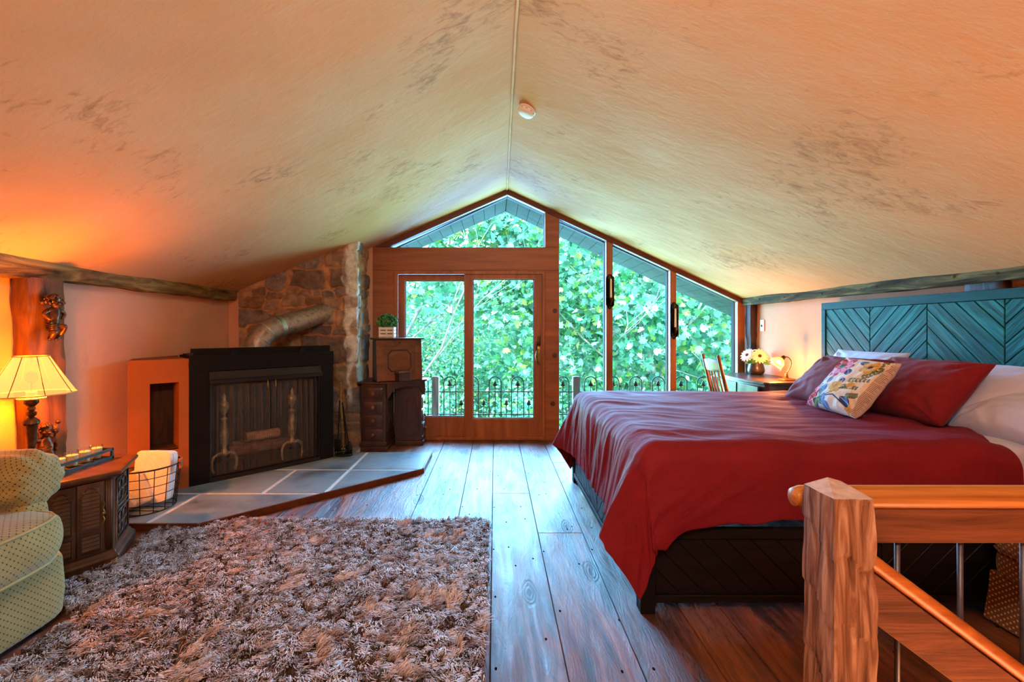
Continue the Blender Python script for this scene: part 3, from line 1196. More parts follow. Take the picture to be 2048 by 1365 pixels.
# ---- wood-niche wall; its box outline and darker orange stand in for wall shadow
bm = nb()
ul, t0, t1, z0, z1 = -.40, -.262, -.07, .383, .93
NB = .25
def q4(*ps):
    bm.faces.new([bm.verts.new(p_) for p_ in ps])
ZT = 1.12
for a, c, za, zb in ((ul, t0, HZ, ZT), (t1, -.001, HZ, ZT), (t0, t1, HZ, z0), (t0, t1, z1, ZT)):
    q4(fp(a, za), fp(c, za), fp(c, zb), fp(a, zb))
q4(fp(t0, z0), fp(t0, z1), fp(t0, z1, NB), fp(t0, z0, NB))
q4(fp(t1, z0), fp(t1, z0, NB), fp(t1, z1, NB), fp(t1, z1))
q4(fp(t0, z1), fp(t1, z1), fp(t1, z1, NB), fp(t0, z1, NB))
q4(fp(ul, HZ), fp(ul, ZT), Vector((-2.99, 3.75, ZT)), Vector((-2.99, 3.75, HZ)))
bm.faces.new([bm.verts.new(p_) for p_ in (fp(ul, ZT), fp(-.001, ZT), fp(-.001, ZT, .45), Vector((-2.99, 4.3, ZT)), Vector((-2.99, 3.75, ZT)))])
bmesh.ops.remove_doubles(bm, verts=bm.verts[:], dist=.001)
m_wall_shade = plaster('shaded_wall_plaster', hx('995428'), hx('a86436'), hx('8a4a22'), .5, (0, 1.2, 0), .25)  # wall plaster darkened: the shadow from daylight is put into its colour
struct('wall_niche', bm, m_wall_shade)
bm = nb()                                            # dark boards lining the niche
for a, za, c, zc, w0, w1 in ((t0 + .002, z0 + .002, t1 - .002, z0 + .012, .03, NB - .002), (t0 + .002, z0 + .002, t1 - .002, z1 - .002, NB - .012, NB - .002)):
    box(bm, (a, w0, za), (c, w1, zc), FM)
struct('trim_13', bm, wood('niche_boards', '2a1608', '5a3616', 'Z', 16, 3, .8, .5))

# ---- stone chimney
m_stone, nt, out = newmat('rubble_stone')
p = princ(nt, out, .88, 0, .25)
v = N(nt, 'ShaderNodeVertexColor', layer_name='tint')
n = noisetex(nt, (16, 16, 16), 8, .5, rough=.7)
r = ramp(nt, n.outputs[0], [(.25, (.45, .45, .45, 1)), (.75, (1.35, 1.3, 1.25, 1))])
mx = N(nt, 'ShaderNodeMix', data_type='RGBA', blend_type='MULTIPLY')
mx.inputs[0].default_value = 1
L(nt, v.outputs[0], mx.inputs[6])
L(nt, r.outputs[0], mx.inputs[7])
L(nt, mx.outputs[2], p.inputs['Base Color'])
b = N(nt, 'ShaderNodeBump')
b.inputs['Strength'].default_value = .8
b.inputs['Distance'].default_value = .02
L(nt, n.outputs[0], b.inputs['Height'])
L(nt, b.outputs[0], p.inputs['Normal'])

CX0, CX1, CY = -2.86, -1.585, 5.1
srng = np.random.default_rng(12)
seeds = []
z = -.1
while z < 2.6:
    hgt = srng.choice([.08, .12, .2, .27, .32]) * srng.uniform(.85, 1.15)
    x = -.1 + srng.uniform(0, .2)
    while x < 2.0:
        wd = hgt * srng.uniform(1.2, 2.4)
        seeds.append((x + wd / 2, z + hgt / 2 + srng.uniform(-.03, .03), wd, hgt))
        x += wd
    z += hgt
seeds = np.array(seeds)
spal = [hx(c_)[:3] for c_ in ('80695a', '6c5a50', '94785f', '5c5250', '9c7a60', '756a64', '8a735c', '7c6048')]
stc = srng.integers(0, len(spal), len(seeds))
sth = srng.uniform(.0, .022, len(seeds))
PLEN = (CX1 - CX0) + .46
NUc, NVc = 170, 230


def stone_at(s, z):
    ws = s + .05 * nz(s * 4, z * 4, 3) + .02 * nz(s * 14, z * 14, 8)
    wz = z + .04 * nz(s * 4, z * 4, 13) + .016 * nz(s * 14, z * 14, 18)
    dd = np.maximum(np.abs(ws - seeds[:, 0]) / seeds[:, 2], np.abs(wz - seeds[:, 1]) / seeds[:, 3]) * .75 + .25 * np.hypot((ws - seeds[:, 0]) / seeds[:, 2], (wz - seeds[:, 1]) / seeds[:, 3])
    i = np.argsort(dd)[:2]
    return i[0], dd[i[1]] - dd[i[0]]


bm = nb()
ccol = []


def chim(u, v):
    s = PLEN * u
    z_top = cz(CX0 + min(s, CX1 - CX0), 5.1) + .03
    z = z_top * v
    i, e_ = stone_at(s, z)
    k = sst(.05, .20, e_ + .08 * nz(s * 7, z * 7, 51))
    out_ = k * (.012 + sth[i]) + .012 * nz(s * 6, z * 6, 21) + .008 * nz(s * 20, z * 20, 2)
    mort = Vector(hx('b0855e')[:3]) * 1.15 * (1 + .25 * nz(s * 9, z * 9, 7))
    sc_ = Vector(spal[stc[i]]) * 1.3 * (1 + .5 * nz(s * 7, z * 11, 33))
    c = mort.lerp(sc_, k)
    se = CX1 - CX0
    edge = s - (se - .10 + .05 * nz(z * 2.2, 4) + .03 * nz(z * 8, 9) + .045 * sst(1.35, .6, z))
    wid = .15 + .05 * nz(z * 3, 14) - .10 * sst(1.5, .8, z)
    wh = sst(-.01, .012, edge) * sst(wid + .02, wid - .01, edge) * sst(.45, .7, z)
    wh *= 1 - .75 * sst(.1, .35, nz(s * 9 + 3, z * 5, 41))
    if wh > 0:
        wcol = Vector(hx('d2dcdc')[:3]).lerp(Vector(hx('e2dcc8')[:3]), .5 + .5 * nz(s * 8, z * 4, 6))
        c = c.lerp(wcol, wh)
        out_ += .022 * wh * (.6 + .8 * nz(s * 13, z * 6, 15))
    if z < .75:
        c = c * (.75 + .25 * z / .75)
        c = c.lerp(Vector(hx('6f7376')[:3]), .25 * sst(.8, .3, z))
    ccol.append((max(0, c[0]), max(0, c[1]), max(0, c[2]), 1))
    if s <= se:
        ln = sst(.0, .05, se - s)
        return Vector((CX0 + s + .012 * (1 - ln), CY - out_ * (.4 + .6 * ln), z))
    t_ = s - se
    ln = sst(0, .05, t_)
    return Vector((CX1 + .02 + out_ * (.6 + .4 * ln) + .05 * sst(1.0, .2, z) * (1 - sst(.1, .4, t_)), CY + t_, z))


grid(bm, chim, NUc, NVc)
me_o = obj('stone_chimney', bm, m_stone, smooth=True)
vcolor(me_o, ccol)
tag(me_o, 'rubble stone chimney in the back left corner with white plaster down its edge', 'chimney')

# ---- black metal fireplace
m_fp = noisy('black_fireplace_steel', hx('080708'), hx('120f11'), (5, 5, 5), 6, .5, .0, .12, spec=.15, lo=.3, hi=.75)
m_fp2 = noisy('brown_black_steel', hx('181416'), hx('2a2325'), (5, 5, 5), 6, .4, .1, .1, spec=.3)
fpl = thing('fireplace', 'black steel corner fireplace with mesh screen standing on the bluestone hearth', 'fireplace', fp(.62, HZ))
FW = 1.256
bm = nb()
uo, u1 = .148, 1.114
for a, c in ((((0, .0, HZ)), (uo, .03, 1.02)), ((u1, 0, HZ), (FW, .03, 1.02)), ((0, -.006, 1.005), (FW, .03, 1.142)), ((uo, 0, HZ), (u1, .03, .09))):
    box(bm, a, c, FM)
obj('surround', bm, m_fp, fpl, bevel=.003)
bm = nb()
box(bm, (0, .03, HZ), (.02, .36, 1.14), FM)
box(bm, (FW - .02, .03, HZ), (FW, .36, 1.14), FM)
box(bm, (0, .03, 1.1), (FW, .36, 1.14), FM)
obj('casing', bm, m_fp, fpl, bevel=.003)
bm = nb()                                          # open firebox
m_soot = noisy('sooty_firebrick', hx('080606'), hx('181210'), (9, 9, 9), 5, .9, bump=.3)
box(bm, (.1, .5, HZ), (1.16, .52, 1.0), FM)
box(bm, (.1, .03, HZ), (.14, .5, 1.0), FM)
box(bm, (1.12, .03, HZ), (1.16, .5, 1.0), FM)
box(bm, (.1, .03, HZ), (1.16, .5, .075), FM)
obj('firebox', bm, m_soot, fpl)
bm = nb()                                          # top tray lip and brackets
box(bm, (.02, .04, 1.14), (FW - .02, .05, 1.2), FM)
box(bm, (.02, .05, 1.14), (FW - .02, .34, 1.15), FM)
obj('top_lip', bm, m_fp, fpl)
for u_ in (.34, .94):
    bm = nb()
    prism(bm, [FM @ Vector(q) for q in ((u_ - .032, .0, 1.142), (u_ + .032, .0, 1.142), (u_, .03, 1.20))], FM.to_3x3() @ Vector((0, .02, 0)))
    obj('bracket', bm, m_fp, fpl)
bm = nb()
box(bm, (.0, .0, 1.142), (.03, .06, 1.165), FM)
obj('bracket', bm, m_fp2, fpl)
bm = nb()                                          # hood with angled lip
prism(bm, [FM @ Vector(q) for q in ((uo - .004, -.001, 1.0), (uo - .004, -.03, .935), (uo - .004, -.055, .925), (uo - .004, -.052, .9), (uo - .004, .02, .9), (uo - .004, .02, 1.0))], FM.to_3x3() @ Vector((u1 - uo + .008, 0, 0)))
obj('hood', bm, m_fp2, fpl, bevel=.002)
bm = nb()
box(bm, (uo + .0, -.012, .052), (u1, .0, .085), FM)
obj('sill', bm, m_fp2, fpl, bevel=.002)
for u_ in (uo + .004, u1 - .012, u1 - .05):
    bm = nb()
    box(bm, (u_, .004, .09), (u_ + .008, .018, .9), FM)
    obj('screen_guide', bm, m_fp2, fpl)
# mesh curtains
m_mesh, nt, out = newmat('screen_mesh')
tp = N(nt, 'ShaderNodeBsdfTransparent')
pb = N(nt, 'ShaderNodeBsdfPrincipled')
pb.inputs['Base Color'].default_value = hx('7a787a')
pb.inputs['Metallic'].default_value = .25
pb.inputs['Roughness'].default_value = .45
uvn = N(nt, 'ShaderNodeTexCoord')
mp = N(nt, 'ShaderNodeMapping')
mp.inputs['Scale'].default_value = (110, 110, 1)
mp.inputs['Rotation'].default_value = (0, 0, PI / 4)
L(nt, uvn.outputs['UV'], mp.inputs[0])
ck = N(nt, 'ShaderNodeTexChecker')
ck.inputs['Scale'].default_value = 1
L(nt, mp.outputs[0], ck.inputs['Vector'])
mr = N(nt, 'ShaderNodeMapRange')
mr.inputs[3].default_value = .16
mr.inputs[4].default_value = .42
L(nt, ck.outputs['Fac'], mr.inputs[0])
mxs = N(nt, 'ShaderNodeMixShader')
L(nt, mr.outputs[0], mxs.inputs[0])
L(nt, tp.outputs[0], mxs.inputs[1])
L(nt, pb.outputs[0], mxs.inputs[2])
L(nt, mxs.outputs[0], out.inputs[0])
um = .655
for a, c in ((uo + .01, um - .004), (um + .004, u1 - .01)):
    bm = nb()
    lay = bm.loops.layers.uv.verify()
    def cur(u, v, a=a, c=c):
        uu = a + (c - a) * u
        w = .042 + .018 * math.sin(uu * 105 + 2.2 * nz(uu * 6, 2)) * (.5 + .5 * (1 - v)) + .004 * nz(uu * 30, v * 2)
        return fp(uu, .092 + .80 * v, w)
    grid(bm, cur, 130, 6)
    bm.faces.ensure_lookup_table()
    for f in bm.faces:
        for l in f.loops:
            q = l.vert.co - FA
            l[lay].uv = (q.x * DX + q.y * DY, q.z)
    o = obj('mesh_curtain', bm, m_mesh, fpl, smooth=True)
for u_ in (um - .035, um + .035):
    bm = nb()
    tube(bm, [fp(u_, .9, .012), fp(u_, .895, .0), fp(u_, .83, .0), fp(u_, .82, .008)], .005, 8)
    obj('curtain_pull', bm, m_brass, fpl, smooth=True)

# andirons and logs inside
m_aw = noisy('dull_brass', hx('7a6a48'), hx('b5a074'), (20, 20, 20), 3, .4, .6, .1)
for i, (u_, lab) in enumerate(((.30, 'left'), (.90, 'right'))):
    a_ = thing('andiron', 'brass urn-topped andiron at the %s behind the fire screen' % lab, 'andiron', fp(u_, .075, .16), group='andirons inside the fireplace')
    Ma = Matrix.Translation(fp(u_, .075, .16))
    bm = nb()
    lathe(bm, [(.02, .16), (.032, .17), (.028, .20), (.018, .22), (.03, .25), (.036, .33), (.026, .42), (.018, .46), (.03, .475), (.03, .485), (.012, .50), (.014, .52), (.03, .55), (.042, .59), (.04, .62), (.022, .64), (.014, .66), (.018, .675), (.008, .70), (.001, .71)], 20, Ma)
    obj('column', bm, m_aw, a_, smooth=50)
    for s in (-1, 1):
        bm = nb()
        tube(bm, [FM @ Vector((u_ + s * x_, .15, z_)) for x_, z_ in ((0, .235), (.05, .25), (.085, .225), (.1, .18), (.1, .13), (.085, .09), (.095, .083))], [.018, .016, .015, .013, .012, .012, .016], 8)
        obj('foot', bm, m_aw, a_, smooth=True)
    bm = nb()
    tube(bm, [fp(u_, .17, .16), fp(u_, .17, .44), fp(u_, .077, .45)], .011, 6)
    obj('shank', bm, m_iron, a_)
m_log = noisy('log_bark', hx('3a2418'), hx('7a5138'), (18, 18, 18), 6, .9, bump=.7)
m_logend = noisy('split_wood', hx('8a5a3a'), hx('b58a68'), (10, 10, 30), 5, .8, bump=.3)
for i, (ua, ub, z_, w_, r_, mm, lab) in enumerate(((.36, .92, .225, .25, .05, m_log, 'brown round log lying lowest across the andirons'),
                                                  (.42, .85, .235, .37, .055, m_log, 'brown log at the back of the fire grate'),
                                                  (.52, .83, .325, .31, .048, m_logend, 'pale split log on top of the stack in the fireplace'))):
    bm = nb()
    pts = [fp(ua + (ub - ua) * q / 8, z_ + .006 * nz(q, i), w_ + .008 * nz(q * .7, i + 5)) for q in range(9)]
    tube(bm, pts, [r_ * (1 + .12 * nz(q * 1.3, i + 9)) for q in range(9)], 10)
    tag(obj('log', bm, mm, smooth=60), lab, 'log', 'logs in the fireplace')

# ---- stove pipe
m_galv = noisy('galvanised_pipe', hx('72655a'), hx('9c9084'), (26, 26, 26), 5, .5, .65, .1, lo=.3, hi=.7, c3=hx('a8957e'))
m_galv2 = noisy('galvanised_bright', hx('7f8f88'), hx('b4c4bc'), (20, 20, 20), 3, .35, .8, .05)
sp = thing('stove_pipe', 'galvanised flue pipe bending from the fireplace top into the stone chimney', 'pipe', (-2.35, 4.48, 1.15))
RP = .108
A0 = Vector((-2.355, 4.47, 1.152))
A1 = Vector((-2.335, 4.49, 1.33))
A2 = Vector((-1.90, 5.13, 1.56))
dd = (A2 - A1).normalized()
segs_ = []
up0 = Vector((0, 0, 1))
def arcpt(f):
    # quadratic bend around A1
    a, c = A0, A1 + dd * .2
    return a * (1 - f) ** 2 + A1 * 2 * f * (1 - f) + c * f * f
bpts = [arcpt(f) for f in (0, .33, .66, 1)]
bm = nb()
tube(bm, [arcpt(f) for f in np.linspace(0, 1, 13)], RP * 1.06, 28, caps=False)
obj('elbow', bm, m_galv, sp, smooth=True)
for q in (1, 2, 3):
    bm = nb()
    dq = (bpts[min(q + 1, 3)] - bpts[q - 1]).normalized()
    tube(bm, [bpts[q] - dq * .006, bpts[q], bpts[q] + dq * .006], [RP * 1.06, RP * 1.11, RP * 1.06], 28, caps=False)
    obj('seam_ring', bm, m_galv2, sp, smooth=True)
bm = nb()
c0 = bpts[3]
tube(bm, [c0, c0 + dd * .05], [RP * 1.09, RP * 1.05], 28, caps=False)
obj('collar', bm, m_galv2, sp, smooth=True)
bm = nb()
tube(bm, [c0 + dd * .05, c0 + dd * .13, c0 + dd * .135, A2 - dd * .17, A2 - dd * .165, A2 + dd * .06], [RP * 1.0, RP * 1.0, RP * 1.04, RP * 1.04, RP * .98, RP * .98], 28, caps=False)
obj('straight_pipe', bm, m_galv, sp, smooth=40)
bm = nb()
lathe(bm, [(.18, 0), (.18, .006), (.115, .008)], 28, T(A0.x, A0.y, 1.151))
obj('base_flange', bm, m_galv2, sp)

# ---- fire irons
ft = thing('fireplace_tools', 'black and brass fire iron stand on the hearth right of the fireplace', 'fireplace tools', (-1.575, 4.74, HZ))
bx_, by_ = -1.575, 4.74
bm = nb()
tube(bm, [(bx_ + .085 * math.cos(a), by_ + .06 * math.sin(a), HZ + .012) for a in np.linspace(0, 2 * PI, 20, endpoint=False)], .010, 6, closed=True)
tube(bm, [(bx_ + .085 * math.cos(a), by_ + .06 * math.sin(a), HZ + .07) for a in np.linspace(0, 2 * PI, 20, endpoint=False)], .006, 6, closed=True)
for a in (0, PI / 2, PI, 3 * PI / 2):
    tube(bm, [(bx_ + .085 * math.cos(a), by_ + .06 * math.sin(a), HZ + .012), (bx_ + .085 * math.cos(a), by_ + .06 * math.sin(a), HZ + .07)], .005, 6)
box(bm, (bx_ - .085, by_ - .008, HZ + .004), (bx_ + .085, by_ + .008, HZ + .016))
obj('base', bm, m_iron, ft, smooth=40)
bm = nb()
tube(bm, [(bx_, by_, HZ + .016), (bx_ - .03, by_, .6), (bx_ - .035, by_, .7)], .007, 8)
lathe(bm, [(.008, 0), (.014, .01), (.01, .03), (.013, .06), (.01, .08), (.016, .095), (.012, .115), (.001, .12)], 12, T(bx_ - .035, by_, .69))
tube(bm, [(bx_ - .035, by_, .66), (bx_ + .03, by_ - .02, .64), (bx_ + .06, by_ - .02, .655), (bx_ + .05, by_ - .02, .68)], .005, 6)
obj('stand', bm, m_brass, ft, smooth=50)
for dx_, top, nm in ((.03, .6, 'poker'), (-.07, .62, 'shovel'), (.055, .56, 'brush')):
    bm = nb()
    tube(bm, [(bx_ + dx_, by_ + .02, HZ + .02), (bx_ - .03 + dx_ * .3, by_ + .02, top)], .006, 6)
    if nm == 'shovel':
        rbox(bm, (bx_ + dx_, by_ + .02, HZ + .1), (.07, .012, .13), .005)
    if nm == 'brush':
        lathe(bm, [(.025, 0), (.03, .05), (.022, .1), (.008, .12)], 10, T(bx_ + dx_, by_ + .02, HZ + .02))
    obj(nm, bm, m_iron, ft, smooth=50)
# ---- antique corner desk by the door
m_desk = noisy('antique_dark_oak', hx('2a1712'), hx('4a2c22'), (14, 14, 2.5), 6, .38, bump=.25, dist=.6, lo=.3, hi=.7)
m_desk2 = noisy('antique_brown_oak', hx('4f2b18'), hx('7d4b2c'), (3, 14, 14), 6, .38, bump=.2, dist=.6)
dk = thing('antique_desk', 'dark carved oak corner desk with drawers and kneehole beside the patio door', 'desk', (-1.16, 5.3, 0))
bm = nb()
tp_ = [(-1.535, 5.055), (-1.20, 5.035), (-.80, 5.37), (-.80, 5.565), (-1.535, 5.565)]
prism(bm, [(x, y, .755) for x, y in tp_], (0, 0, .022))
obj('desktop', bm, m_desk, dk, bevel=.006)
bm = nb()
box(bm, (-1.50, 5.09, .075), (-1.225, 5.54, .755))
obj('left_pedestal', bm, m_desk, dk, bevel=.003)
bm = nb()
for z_, o_ in ((0, .025), (.05, .012)):
    box(bm, (-1.50 - .01, 5.09 - o_, z_), (-1.225 + o_, 5.55, z_ + .052))
obj('left_plinth', bm, m_desk, dk, bevel=.008)
bm = nb()
box(bm, (-1.18, 5.37, .075), (-.865, 5.555, .755))
obj('right_pedestal', bm, m_desk, dk, bevel=.003)
bm = nb()
for z_, o_ in ((0, .025), (.05, .012)):
    box(bm, (-1.18, 5.37 - o_, z_), (-.865 + o_, 5.56, z_ + .052))
obj('right_plinth', bm, m_desk, dk, bevel=.008)


def outline(bm, pts, M, r=.004):
    tube(bm, [M @ Vector((x, 0, z)) for x, z in pts], r, 6, closed=True)


def drawer_front(M, w, h, par, key=True):
    bm = nb()
    rbox(bm, (0, -.004, 0), (w, .016, h), .003, 2, M)
    for s in (-1, 1):
        outline(bm, [(s * w * .18, -h * .28), (s * w * .24, -h * .34), (s * w * .36, -h * .26), (s * w * .4, 0), (s * w * .36, h * .26), (s * w * .24, h * .34), (s * w * .18, h * .28)], M @ T(0, -.012, 0), .003)
    d_ = obj('drawer', bm, m_desk, par, smooth=35)
    bm = nb()
    lathe(bm, [(.008, .0), (.008, .008), (.02, .014), (.022, .022), (.012, .029), (.001, .03)], 16, M @ T(0, -.01, 0, PI / 2))
    obj('knob', bm, m_desk2, d_, smooth=50)


zs = [(.115, .255), (.27, .41), (.425, .56), (.58, .715)]
for a, c in zs:
    drawer_front(T(-1.362, 5.09, (a + c) / 2), .215, c - a - .012, dk)
for a, c in zs:
    drawer_front(T(-.865, 5.46, (a + c) / 2, 0, 0, PI / 2), .14, c - a - .012, dk)
bm = nb()                                            # carved panel facing the room on the right pedestal
ring(bm, [(-1.12, .16), (-.90, .16), (-.90, .66), (-1.12, .66)], [(-1.095, .185), (-.925, .185), (-.925, .635), (-1.095, .635)], 5.362, 5.372)
outline(bm, [(-.04, -.13), (-.02, -.155), (.02, -.155), (.045, -.13), (.032, -.08), (.034, .06), (.045, .12), (.02, .145), (-.01, .14), (-.045, .11), (-.034, .05), (-.034, -.07)], T(-1.01, 5.366, .41), .004)
obj('carved_panel', bm, m_desk, dk, bevel=.003)
bm = nb()                                            # carved panel on the kneehole side of the left pedestal
outline(bm, [(-.15, -.2), (.15, -.2), (.15, .2), (-.15, .2)], T(-1.222, 5.32, .4, 0, 0, PI / 2), .006)
outline(bm, [(-.06, -.13), (.06, -.13), (.05, 0), (.06, .13), (-.06, .13), (-.05, 0)], T(-1.222, 5.32, .4, 0, 0, PI / 2), .005)
obj('side_panel', bm, m_desk, dk)
bm = nb()                                            # arched apron between the pedestals
pa, pb_ = Vector((-1.2, 5.055, 0)), Vector((-.825, 5.37, 0))
pr = []
for f in np.linspace(0, 1, 25):
    e_ = min(f, 1 - f)
    pr.append((f, .755 - .045 - .12 * (1 - sst(0, .22, e_)) - .012 * (1 if .2 < f < .3 or .7 < f < .8 else 0)))
P = [pa.lerp(pb_, f) + Vector((0, 0, z_)) for f, z_ in pr] + [pb_ + Vector((0, 0, .755)), pa + Vector((0, 0, .755))]
prism(bm, P, (-.012, .014, 0))
obj('arched_apron', bm, m_desk, dk)

# upper cabinet with a drop front, turned towards the room
rzc = .49
uc = thing('writing_cabinet', 'brown oak drop-front writing cabinet standing on the dark corner desk', 'cabinet', (-1.13, 5.28, .777), rzc)
Mu = Matrix.Translation((-1.13, 5.28, .777)) @ Matrix.Rotation(rzc, 4, 'Z')
hw_ = .265
bm = nb()
for s in (-1, 1):
    prism(bm, [Mu @ Vector((s * hw_ - (.018 if s > 0 else 0), y, z_)) for y, z_ in ((-.10, 0), (.10, 0), (.10, .47), (-.055, .47))], Mu.to_3x3() @ Vector((.018, 0, 0)))
box(bm, (-hw_, .085, 0), (hw_, .1, .47), Mu)
box(bm, (-hw_, -.1, 0), (hw_, .1, .015), Mu)
obj('case', bm, m_desk, uc, bevel=.002)
bm = nb()
rbox(bm, (0, .02, .479), (hw_ * 2 + .05, .23, .02), .006, 2, Mu)
obj('top_board', bm, m_desk, uc)
ang = math.atan2(.045, .47)
Mf = Mu @ T(0, -.1, 0, -ang)
bm = nb()
ring_in = [(-.18, .07), (.18, .07), (.18, .40), (-.18, .40)]
def rr_(bm, o, i_, y0, y1, M):
    n0 = len(bm.verts)
    ring(bm, o, i_, y0, y1)
    bm.verts.ensure_lookup_table()
    for v_ in bm.verts[n0:]:
        v_.co = M @ v_.co
rr_(bm, [(-hw_, .003), (hw_, .003), (hw_, .468), (-hw_, .468)], ring_in, -.014, .004, Mf)
box(bm, (-.19, -.004, .06), (.19, .004, .41), Mf)
fall = obj('fall_front', bm, m_desk2, uc, bevel=.004)
bm = nb()
outline(bm, [(-.13, .15), (-.09, .11), (-.05, .115), (.05, .115), (.09, .11), (.13, .15), (.13, .30), (.09, .35), (-.09, .35), (-.13, .30)], Mf @ T(0, -.006, 0), .009)
obj('octagon_moulding', bm, m_desk, fall, smooth=True)
bm = nb()
prism(bm, [Mf @ Vector(q) for q in ((0, -.015, .425), (.016, -.015, .437), (0, -.015, .449), (-.016, -.015, .437))], Mf.to_3x3() @ Vector((0, -.003, 0)))
obj('keyhole_plate', bm, m_bronze, fall)

# little box in front of it
bx2 = thing('wooden_box', 'small dark wooden box on the corner desk in front of the writing cabinet', 'box', (-1.05, 5.20, .777), .75)
Mb = Matrix.Translation((-1.055, 5.185, .777)) @ Matrix.Rotation(.78, 4, 'Z')
bm = nb()
rbox(bm, (0, 0, .048), (.155, .10, .095), .004, 2, Mb)
obj('body', bm, m_desk, bx2)
bm = nb()
rbox(bm, (0, 0, .103), (.162, .106, .02), .006, 2, Mb)
obj('lid', bm, m_desk2, bx2)

# potted plant in slatted crate on top
pp_ = thing('potted_plant', 'small bushy green plant in a white slatted crate on the writing cabinet', 'plant', (-1.24, 5.27, 1.266))
cx, cy, cz0 = -1.245, 5.265, 1.267
bm = nb()
for k in range(3):
    z_ = cz0 + .012 + k * .04
    for s in (-1, 1):
        box(bm, (cx - .088, cy + s * .05 - .004, z_), (cx + .088, cy + s * .05 + .004, z_ + .03))
        box(bm, (cx + s * .084 - .004, cy - .05, z_), (cx + s * .084 + .004, cy + .05, z_ + .03))
for sx in (-1, 0, 1):
    for s in (-1, 1):
        box(bm, (cx + sx * .078 - .009, cy + s * .043 - .004, cz0), (cx + sx * .078 + .009, cy + s * .043 + .004, cz0 + .124))
box(bm, (cx - .08, cy - .045, cz0), (cx + .08, cy + .045, cz0 + .008))
obj('crate', bm, m_white, pp_, bevel=.001)
bm = nb()
box(bm, (cx - .07, cy - .036, cz0 + .01), (cx + .07, cy + .036, cz0 + .11))
obj('soil', bm, noisy('soil', hx('120c08'), hx('2a1c10'), (40, 40, 40)), pp_)
m_leaf2 = noisy('boxwood_leaf', hx('1f5a22'), hx('5aa04a'), (30, 30, 30), 2, .5, bump=0)
d_ = rng.normal(0, 1, (900, 3))
d_ /= np.linalg.norm(d_, axis=1, keepdims=True)
d_ *= rng.uniform(.3, 1, (900, 1)) ** .4
cen = np.array([cx, cy, cz0 + .19]) + d_ * np.array([.125, .095, .085])
cen = cen[cen[:, 2] > cz0 + .115]
fo = leaves('foliage', cen, .03, OVAL, pp_)
fo.data.materials.clear()
fo.data.materials.append(m_leaf2)
bm = nb()
for k in range(14):
    a = rng.uniform(0, 2 * PI)
    tube(bm, [(cx + .03 * math.cos(a), cy + .02 * math.sin(a), cz0 + .1), (cx + .08 * math.cos(a), cy + .06 * math.sin(a), cz0 + .2)], .002, 5)
obj('stem', bm, m_leaf2, pp_)

# ---- hexagonal end table
m_tab = noisy('walnut_cabinet', hx('2e1a0d'), hx('5a3820'), (12, 12, 2), 6, .38, bump=.2, dist=.6)
m_tabtop = noisy('walnut_top', hx('3c200e'), hx('6a4220'), (2.5, 12, 12), 6, .34, bump=.08, dist=.6)
TC = Vector((-2.545, 2.655, 0))
HA = [math.radians(-3.4 + 60 * k) for k in range(6)]
et = thing('end_table', 'dark hexagonal walnut cabinet end table with louvred doors between sofa and towel basket', 'end table', TC)


def hexp(R, z): return [(TC.x + R * math.cos(a), TC.y + R * math.sin(a), z) for a in HA]


def hexring(bm, prof):
    rings = [[bm.verts.new(p_) for p_ in hexp(R, z)] for R, z in prof]
    for A, B in zip(rings, rings[1:]):
        for i in range(6):
            j = (i + 1) % 6
            bm.faces.new((A[i], A[j], B[j], B[i]))
    bm.faces.new(rings[0][::-1])
    bm.faces.new(rings[-1])


bm = nb()
hexring(bm, [(.35, .505), (.365, .512), (.378, .52), (.386, .53), (.386, .54), (.38, .547), (.365, .55)])
obj('top', bm, m_tabtop, et, bevel=.002)
bm = nb()
hexring(bm, [(.335, .08), (.335, .506)])
obj('body', bm, m_tab, et)
bm = nb()
hexring(bm, [(.37, 0), (.37, .055), (.362, .068), (.35, .075), (.345, .088), (.336, .092)])
obj('plinth', bm, m_tab, et, bevel=.003)


def face_frame(k, R=.335):
    a, c = Vector(hexp(R, 0)[k]), Vector(hexp(R, 0)[(k + 1) % 6])
    # x along face seen from outside (left->right), y inward
    mid = (a + c) / 2
    nrm = (mid - TC).normalized()
    xd = Vector((0, 0, 1)).cross(nrm)
    # right-hand: x, inward y=-n
    M = Matrix(((xd.x, -nrm.x, 0, mid.x), (xd.y, -nrm.y, 0, mid.y), (0, 0, 1, 0), (0, 0, 0, 1)))
    return M, (a - c).length


Mk, fw = face_frame(5)          # face between vertices 5 (-63 deg) and 0 (-3 deg): the louvred doors
def arch(x0, x1, za, zb):
    m = (x0 + x1) / 2
    w = (x1 - x0) / 2
    return [(x0, za), (x1, za), (x1, zb - .045)] + [(m + w * .72 * math.cos(t), zb - .04 + .04 * math.sin(t)) for t in np.linspace(.1, PI - .1, 9)] + [(x0, zb - .045)]


